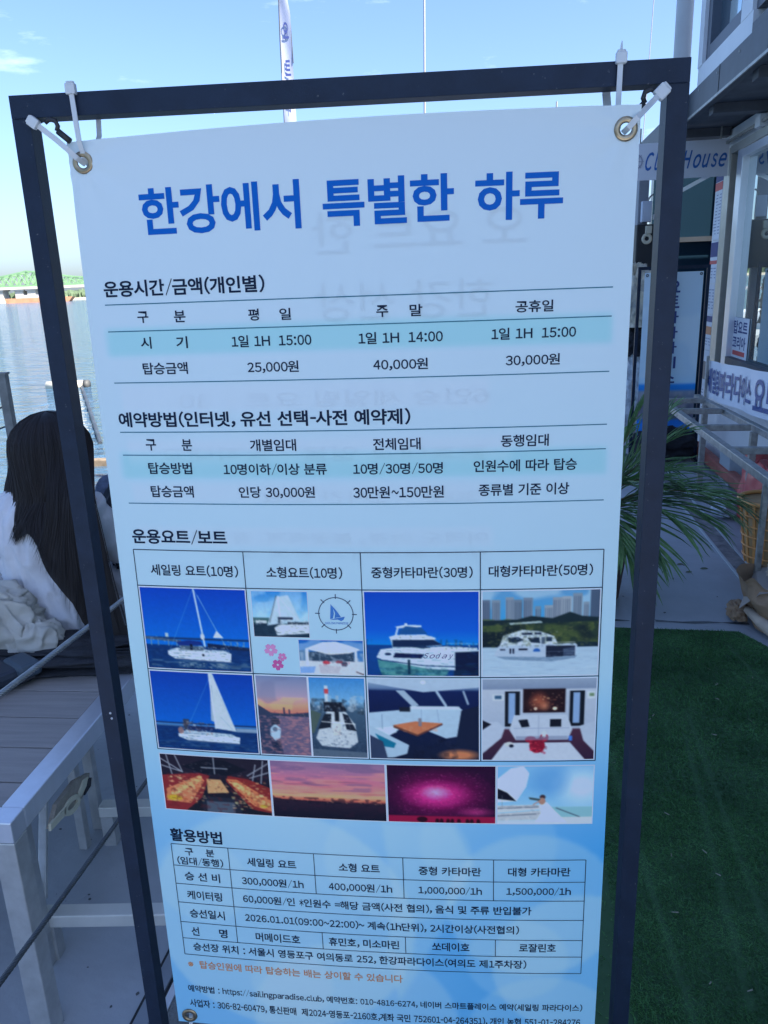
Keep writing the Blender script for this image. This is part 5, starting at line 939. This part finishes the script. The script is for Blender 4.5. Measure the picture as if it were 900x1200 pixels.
q.add(vs, [(i, (i + 1) % n_, n_ + (i + 1) % n_, n_ + i) for i in range(n_)] + [(n_ + i, n_ + (i + 1) % n_, 2 * n_ + (i + 1) % n_, 2 * n_ + i) for i in range(n_)] + [(3 * n_ + i, 3 * n_ + (i + 1) % n_, (i + 1) % n_, i) for i in range(n_)])
q.v += []; CREAM = mat('cream_webbing', (.48, .47, .36), .7); obj('oval_ring', q, CREAM, sb)
obj('strap_tail', slab([(-.15, -.03), (-.06, -.022), (-.055, .0), (-.15, -.012)], -.010, -.003), CREAM, sb); obj('strap_tongue', slab([(.040, -.012), (.095, .012), (.105, .030), (.07, .03), (.035, .006)], -.010, -.003), CREAM, sb); obj('dark_toe', slab([(.07, -.012), (.115, .0), (.122, .022), (.10, .026)], -.006, -.001), BLACKC, sb)
# dark bag on the bench with a pale tag
bg_ = thing('dark_bag', 'flat dark navy bag lying on the planks at the left edge', 'bag', (-1.115, 1.86, BH), math.radians(-40))
q = MB(); q.box(-.06, .06, -.17, .15, 0, .052); obj('bag_body', q, mat('dark_navy_fabric', (.018, .026, .042), .5, 0, 12, .3), bg_, bevel=.016); q = MB(); q.box(-.03, .075, .10, .165, .02, .060); obj('bag_flap', q, mat('slate_fabric', (.05, .075, .10), .55), bg_, bevel=.012)
q = MB(); q.tube([(.068, -.15, .018), (.068, .14, .018)], .004, 6); obj('piping', q, BLACKR, bg_)
q = MB(); q.box(-.02, .02, -.028, .028, 0, .022); o = solo('pale_pouch', q, mat('pale_yellow_plastic', (.55, .55, .30), .4), 'small pale yellow pouch on the dark bag at the left picture edge', 'pouch', bevel=.007); o.location = (-1.105, 1.82, BH + .056); o.rotation_euler.z = .5
# dark folded garments
solo('black_coat', cloth_blob((-.98, 2.06, BH + .022), (.40, .115, .035), 6, .35, 1.3, 90, 40, -.7, 4.), BLACKC, 'black coat folded flat on the planks behind the seated woman', 'coat', smooth=True)

# ------------------------------------------------------------------ people (seated, backs to the camera)
def skin_body(name, nodes, edges, root, m):
    names = list(nodes); me = bpy.data.meshes.new(name); me.from_pydata([nodes[k][0] for k in names], [(names.index(a), names.index(b)) for a, b in edges], []); me.update()
    o = bpy.data.objects.new(name, me); COL.objects.link(o); s = o.modifiers.new('s', 'SKIN'); s.use_smooth_shade = True
    for i, k in enumerate(names): r = nodes[k][1]; me.skin_vertices[0].data[i].radius = r if isinstance(r, tuple) else (r, r)
    me.skin_vertices[0].data[0].use_root = True; d = o.modifiers.new('d', 'SUBSURF'); d.levels = 2; d.render_levels = 2
    bpy.context.view_layer.update(); dg = bpy.context.evaluated_depsgraph_get(); m2 = bpy.data.meshes.new_from_object(o.evaluated_get(dg)); bpy.data.objects.remove(o)
    m2.materials.clear(); m2.materials.append(m); m2.name = name; o = bpy.data.objects.new(name, m2); COL.objects.link(o); o.parent = root; return o
def hand(nodes, edges, tag_, wrist, d, side, curl=.35, s=1.):
    d = Vector(d).normalized(); side = Vector(side); side = (side - d * side.dot(d)).normalized(); nrm = d.cross(side); w_ = Vector(wrist); pm = w_ + d * .045 * s
    nodes[tag_ + 'palm'] = (tuple(pm), (.026 * s, .018 * s)); edges.append((tag_ + 'wr', tag_ + 'palm'))
    for i, (off, ln) in enumerate(((-.027, .062), (-.009, .074), (.009, .069), (.027, .054))):
        a = pm + side * off * s + d * .035 * s; dd = d; last = tag_ + 'palm'
        for j in range(4):
            k_ = f'{tag_}f{i}{j}'; nodes[k_] = (tuple(a), .0085 * s * (1 - .08 * j)); edges.append((last, k_)); last = k_; dd = (dd + nrm * curl * .5).normalized(); a = a + dd * ln / 3 * s
    a = w_ + d * .02 * s - side * .022 * s; last = tag_ + 'palm'
    for j in range(3): k_ = f'{tag_}t{j}'; a = a + (d * .7 - side * .7).normalized() * .022 * s; nodes[k_] = (tuple(a), .0095 * s); edges.append((last, k_)); last = k_
def seated(root, m, handR=None, turn=0.):
    N = {'pel': ((0, 0, .10), (.13, .10)), 'sp': ((0, -.01, .24), (.105, .085)), 'ch': ((0, -.005, .38), (.12, .085)), 'nb': ((0, .01, .475), .05), 'nk': ((0, .02, .52), .043), 'hd': ((0, .03, .575), (.066, .078)), 'hc': ((0, .03, .625), (.068, .082)), 'ht': ((0, .025, .665), (.045, .055)), 'no': ((0, .115, .590), .010)}
    E = [('pel', 'sp'), ('sp', 'ch'), ('ch', 'nb'), ('nb', 'nk'), ('nk', 'hd'), ('hd', 'hc'), ('hc', 'ht'), ('hd', 'no')]
    for s, t_ in ((-1, 'L'), (1, 'R')):
        el, wr = (s * (.175 if s < 0 else .15), .08 if s < 0 else .11, .22), (s * .10, .26, .16)
        if s == handR: el, wr = (s * .20, .10, .26), (s * .15, .22, .40)
        N[t_ + 'sh'] = ((s * (.125 if s < 0 else .10), .01 if s < 0 else .03, .40), .042); N[t_ + 'el'] = (el, .036); N[t_ + 'wr'] = (wr, .024); E += [('ch', t_ + 'sh'), (t_ + 'sh', t_ + 'el'), (t_ + 'el', t_ + 'wr')]
        hand(N, E, t_, wr, Vector(wr) - Vector(el), (s, 0, 0))
        N[t_ + 'hp'] = ((s * .09, .06, .085), .078); N[t_ + 'kn'] = ((s * .22, .36, .10), .056); N[t_ + 'an'] = ((s * -.02, .40 + s * .05, .045), .036); N[t_ + 'ft'] = ((s * -.12, .42 + s * .06, .035), .030); E += [('pel', t_ + 'hp'), (t_ + 'hp', t_ + 'kn'), (t_ + 'kn', t_ + 'an'), (t_ + 'an', t_ + 'ft')]
    return skin_body('body', N, E, root, m)
def garment(root, name, prof, m, amp=.010, seed=1., shoulder=True, cx=0.):
    """torso shell: prof = list of (z, half width, half depth, centre y)"""
    q = MB(); zs = [p[0] for p in prof]
    def f(u, v):
        z = zs[0] + (zs[-1] - zs[0]) * v; hw, hd, cy = (np.interp(z, zs, [p[i] for p in prof]) for i in (1, 2, 3)); a = u * 2 * math.pi
        ca, sa = math.cos(a), math.sin(a); w_ = Vector((ca * 3.2, sa * 3.2, z * 8 + ca * 2.4 + seed)); k_ = (1 - 2.6 * abs(mnoise.noise(w_ * 1.2))) * amp + mnoise.noise(w_ * 3.1) * amp * .35
        return (cx + math.copysign(abs(ca) ** .85, ca) * (hw + k_), cy + math.copysign(abs(sa) ** .85, sa) * (hd + k_), z)
    q.grid(f, 110, 90); return obj(name, q, m, root, smooth=True)
def sleeve(root, pts, r, m, name='sleeve'):
    q = MB(); P_ = [Vector(p) for p in pts]; K = []; RR = []
    for i in range(len(P_) - 1):
        for j in range(12): t = j / 12; K.append(P_[i].lerp(P_[i + 1], t)); RR.append((r[i] + (r[i + 1] - r[i]) * t) * (1 + .10 * math.sin(j * 2.6 + i * 2) * math.sin(j * 1.1)))
    q.tube(K, RR, 20); obj(name, q, m, root, smooth=True)
w1 = thing('person', 'seated woman with long black hair and white shirt, back to the camera', 'person', (-1.005, 2.27, BH), 0)
seated(w1, SKIN)
garment(w1, 'white_shirt', cx=-.022, prof=[(.0, .165, .14, .0), (.08, .15, .13, .0), (.20, .13, .105, -.01), (.32, .150, .108, -.01), (.38, .155, .10, -.005), (.42, .145, .085, 0), (.455, .11, .065, .01), (.475, .055, .05, .015)], m=SHIRT, amp=.013, seed=2.)
for s in (-1, 1): sleeve(w1, [(s * (.118 if s < 0 else .095), .0 if s < 0 else .03, .405), (s * (.175 if s < 0 else .15), .08 if s < 0 else .11, .22), (s * .11, .25, .165)], (.068 if s < 0 else .052, .055 if s < 0 else .046, .038), SHIRT)
garment(w1, 'grey_trousers', [(.0, .17, .15, .06), (.06, .165, .15, .05), (.10, .15, .13, .04)], mat('grey_cotton', (.30, .31, .34), .85), .01, 6.)
for s in (-1, 1): sleeve(w1, [(s * .09, .06, .085), (s * .22, .36, .10), (s * .0, .40 + s * .05, .05)], (.09, .070, .045), mat('grey_cotton', (.30, .31, .34)), 'trouser_leg')
# hair: curtain surface plus strands, in world space then made local
def hair_pt(u, v, off=0., jit=0.):
    x_mid = np.interp(u, [0, .5, 1], [-1.128, -.985, -.832]); x_end = np.interp(u, [0, .2, .45, .7, .9, 1], [-1.150, -1.10, -1.02, -.95, -.855, -.76]); z_end = np.interp(u, [0, .1, .19, .3, .45, .58, .7, .9, 1], [.86, .835, .87, .905, .935, .88, .80, .62, .60])
    a = (u - .5) * math.pi * 1.15; r = .112
    crown = Vector((-.985, 2.285, 1.262)); side = Vector((-.988 + math.sin(a) * r * 1.02, 2.29 - math.cos(a) * r, 1.155))
    kf = (2 * u - 1) ** 2 * (1 if u < .5 else .15); sh = Vector((x_mid, 2.165 + .11 * kf - (.03 if u > .6 else 0), 1.02)); en = Vector((x_end, 2.125 - .055 * min(1, max(0, u - .4) * 3) + .10 * kf, z_end))
    if v < .22: t = v / .22; p = crown.lerp(side, t); p.z = crown.z - (crown.z - side.z) * (1 - math.cos(t * math.pi / 2)) ** .9; s_ = math.sin(t * math.pi / 2); p.x = crown.x + (side.x - crown.x) * s_; p.y = crown.y + (side.y - crown.y) * s_
    elif v < .5: t = (v - .22) / .28; t2 = t * t * (3 - 2 * t) * .5 + t * .5; p = side.lerp(sh, t2); p.z = side.z + (sh.z - side.z) * t
    else: t = (v - .5) / .5; p = sh.lerp(en, t)
    nrm = Vector((math.sin(a) * .9, -math.cos(a), .15)).normalized()
    wv = .006 * math.sin(v * 9 + u * 23) * v
    return p + nrm * (off + .006 * mnoise.noise(Vector((u * 26, v * 3, 1)))) + Vector((wv + jit * v, 0, 0)) - Vector((w1.location))
q = MB(); q.grid(lambda u, v: hair_pt(u, v * .985, 0), 70, 40); q.grid(lambda u, v: hair_pt(u, v * .955, -.02), 40, 24)
hcap = obj('hair', q, HAIRM, w1, smooth=True)
q = MB(); r_ = random.Random(4)
for i in range(900):
    u = min(1, max(0, r_.random())); jit = r_.gauss(0, .010); off = r_.uniform(.000, .0035); v1 = r_.uniform(.95, 1.01); w_ = r_.uniform(.0005, .0011); k0 = len(q.v); n_ = 22; u2 = min(1, max(0, u + r_.gauss(0, .015)))
    for j in range(n_ + 1):
        v = j / n_ * v1; p = hair_pt(u + (u2 - u) * v, v, off, jit); ww = w_ * (1 if j < n_ - 3 else (n_ - j + .3) / 3.3); q.v += [tuple(p - Vector((ww, 0, 0))), tuple(p + Vector((0, -ww, 0))), tuple(p + Vector((ww, 0, 0)))]
    for j in range(n_): a = k0 + j * 3; q.f += [(a, a + 1, a + 4, a + 3), (a + 1, a + 2, a + 5, a + 4)]
obj('hair_strands', q, mat('brown_black_hair', (.013, .010, .011), .5, 0, 0, 0, spec=.3), hcap, smooth=True)
q = MB(); cc = Vector((-.987, 2.30, 1.155)) - w1.location
q.grid(lambda u, v: cc + Vector((math.cos(u * 6.2832) * math.cos((v - .35) * 2.4) * .108, math.sin(u * 6.2832) * math.cos((v - .35) * 2.4) * .112, math.sin((v - .35) * 2.4) * .106)), 40, 20); obj('hair', q, HAIRM, w1, smooth=True)
# second woman, mostly hidden behind the banner
w2 = thing('person', 'seated person in black jacket mostly hidden behind the banner edge, one hand raised', 'person', (-.745, 2.50, BH), math.radians(8))
seated(w2, SKIN, -1)
JK = mat('black_jacket', (.014, .018, .028), .6, 0, 20, .3)
garment(w2, 'black_jacket', [(.0, .20, .15, .0), (.08, .19, .14, .0), (.20, .175, .125, -.01), (.32, .175, .12, -.01), (.38, .17, .10, -.005), (.42, .14, .08, 0), (.455, .09, .065, .01), (.475, .06, .055, .015)], JK, .016, 5.)
sleeve(w2, [(-.13, 0, .40), (-.205, .10, .26), (-.16, .20, .37)], (.066, .058, .042), mat('slate_blue_knit', (.12, .16, .24), .85, 0, 60, .3)); sleeve(w2, [(.13, 0, .40), (.205, .07, .22), (.11, .25, .165)], (.066, .055, .04), JK)
for s in (-1, 1): sleeve(w2, [(s * .09, .06, .085), (s * .22, .36, .10), (s * .0, .40 + s * .05, .05)], (.09, .070, .045), JK, 'trouser_leg')
q = MB(); q.grid(lambda u, v: Vector((math.cos(u * 6.2832) * math.cos((v - .38) * 2.5) * .095, .03 + math.sin(u * 6.2832) * math.cos((v - .38) * 2.5) * .11, .615 + math.sin((v - .38) * 2.5) * .095)), 40, 20)
q.grid(lambda u, v: Vector((-.09 + .18 * u, -.085 - .03 * math.sin(math.pi * u) - .04 * v, .62 - .30 * v)), 20, 16); obj('hair', q, HAIRM, w2, smooth=True)
# beige canvas jacket lying beside her
cj = thing('canvas_jacket', 'crumpled beige canvas jacket with pocket flap and dark button beside the woman', 'jacket', (-1.15, 2.09, BH))
obj('jacket_heap', cloth_blob((-.03, .0, .09), (.165, .09, .115), 2, .17, 1.25, 110, 70, -.6, 2.2), CANVAS, cj, smooth=True)
obj('jacket_sleeve', cloth_blob((.115, -.02, .055), (.085, .06, .065), 7, .2, 1.5, 80, 50), CANVAS, cj, smooth=True)
obj('jacket_collar', cloth_blob((-.04, .02, .185), (.13, .065, .04), 9, .2, 1.3, 80, 40), CANVAS, cj, smooth=True)
q = MB(); q.grid(lambda u, v: Vector((-.12 + .145 * u, -.103 - .010 * math.sin(3.1 * u), .150 - (.030 + .022 * (1 - abs(2 * u - 1))) * v + .006 * math.sin(u * 3))), 16, 6)
fl = obj('pocket_flap', q, CANVAS, cj, smooth=True); q = MB(); q.lathe([(.001, -.002), (.007, -.002), (.008, .001), (.006, .003), (.001, .003)], 16); q.v = [(a, -c_, b) for a, b, c_ in q.v]; b_ = obj('button', q, BLACKR, fl, smooth=True); b_.location = (-.066, -.118, .122)
q = MB(); q.grid(lambda u, v: Vector((-.14 + .17 * u, -.098 - .012 * math.sin(3.1 * u), .112 - .062 * v + .004 * math.sin(u * 8))), 24, 8); obj('pocket', q, CANVAS, cj, smooth=True)

# ------------------------------------------------------------------ out on the water
fp = thing('white_float', 'short white float with dark end lying on the river behind the left post', 'float', (-8.55, 21.6, -.74), 0)
q = MB(); q.tube([(-.6, 0, 0), (.42, 0, 0)], .13, 16); obj('float_body', q, mat('cream_float', (.70, .66, .52), .5), fp, smooth=True); q = MB(); q.tube([(.42, 0, 0), (.56, 0, 0)], .135, 16); obj('end_cap', q, mat('dark_grey_cap', (.07, .07, .065), .6), fp, smooth=True)
q = MB(); pts = [(-8.2 + i * .12, 21.6 - i * .30, -.77 + .02 * math.sin(i * 1.7)) for i in range(30)]
q.tube(pts, .035, 6); solo('mooring_rope', q, ROPED, 'dark mooring rope trailing over the water from the white float', 'rope')
q = MB(); q.box(-4.55, -3.6, 11.1, 11.25, -.82, -.70); solo('drift_timber', q, mat('wet_timber', (.20, .15, .10), .7, 0, 10, .3), 'brown timber floating on the water beside the second person', 'timber', bevel=.02)
# pontoon, feather flag, moored sail boats behind the banner
pt = MB(); pt.box(-5, 14, 28.5, 31.5, -.95, -.45); solo('pontoon', pt, mat('pontoon_grey', (.3, .3, .3), .8), 'long low grey pontoon out on the river behind the banner', 'pontoon')
ff = thing('feather_flag', 'tall narrow white feather flag with dark lettering above the left half of the frame', 'flag', (-3.02, 30, -.45))
q = MB(); q.tube([(0, 0, 0), (.02, 0, 6), (.07, 0, 10.2), (.13, 0, 12.2), (.3, 0, 13.2), (.5, 0, 13.6)], [.03, .028, .022, .018, .014, .01], 8); obj('flag_pole', q, mat('dark_pole', (.06, .07, .09), .5), ff)
def flg(u, v):
    z = 3.2 + 10.2 * v; x0 = np.interp(z, [0, 6, 10.2, 12.2, 13.4], [.0, .02, .07, .13, .38]); w_ = np.interp(z, [3, 7.7, 10.6, 11.0, 11.5, 13.4], [.42, .42, .38, .38, .28, .05]); return (x0 + u * w_, .04 * math.sin(z * 1.3 + u * 3), z)
q = MB(); q.grid(flg, 8, 60); obj('flag_cloth', q, mat('white_flag_cloth', (.44, .47, .60), .8, 0, 3, .05, trans=.3), ff, smooth=True)
q = MB()
for i, ch in enumerate("요트투어"): put_text(q, ch, .24, .56, 10.5 - i * 1.15, .5, lambda X, Y: (X * .6 + .04, .04 * math.sin(Y * 1.3 + 1) - .05, Y), .024, yup=True)
obj('flag_lettering', q, NAVYP, ff)
q = MB(); q.tube([(.475, .0, 9.5), (.46, 0, 10.6), (.42, 0, 11.1)], .018, 6); obj('flag_edge', q, mat('dark_pole', (.06, .07, .09)), ff)
def sailboat(x, y, hm, tilt, lab, r=.045):
    b = thing('sailing_boat', lab, 'sailing boat', (x, y, -.8), 0, 'sailing boats moored behind the banner'); n_ = 16; q = MB()
    def hull(u, v): t = u * 2 - 1; w_ = 1.25 * (1 - abs(t) ** 2.4) ** .6 if t > 0 else 1.25 * (1 - .35 * t * t); a = (v - .5) * math.pi; return (t * 4.2, w_ * math.sin(a) * .95, .95 - 1.2 * math.cos(a) * (1 - .3 * t * t) + .12 * t * t)
    q.grid(hull, 24, 12); obj('hull', q, mat('white_gelcoat', (.76, .77, .78), .3), b, smooth=True)
    q = MB(); q.box(-3.6, 3.2, -.85, .85, .9, .98); obj('deck_top', q, mat('white_gelcoat', (.76, .77, .78)), b); q = MB(); q.box(-1.2, 1.4, -.55, .55, .98, 1.4); obj('cabin', q, mat('white_gelcoat', (.76, .77, .78)), b, bevel=.12)
    q = MB(); q.tube([(.4, 0, .9), (.4 + tilt, 0, hm)], [r, r * .7], 8); mm = obj('mast', q, mat('mast_grey', (.34, .33, .34), .5, .4), b); q = MB(); q.box(.4 + tilt * .62 - .06, .4 + tilt * .62 + .06, -.06, .06, hm * .62, hm * .62 + .3); obj('mast_fitting', q, BLACKR, mm)
    q = MB(); q.tube([(.4, 0, 1.9), (-2.6, 0, 1.8)], .05, 8); obj('boom', q, mat('mast_grey', (.34, .33, .34)), b)
sailboat(2.0 - .4, 33, 15, -.0 + .25, 'moored sailing boat whose thin mast rises above the middle of the frame', .05)
sailboat(7.0, 34, 9.15, .05, 'moored sailing boat whose short pale mast tip shows under the top bar at right', .05)
sailboat(11.0, 36, 17, .45, 'moored sailing boat with a faint thin mast near the top right corner of the frame', .022)
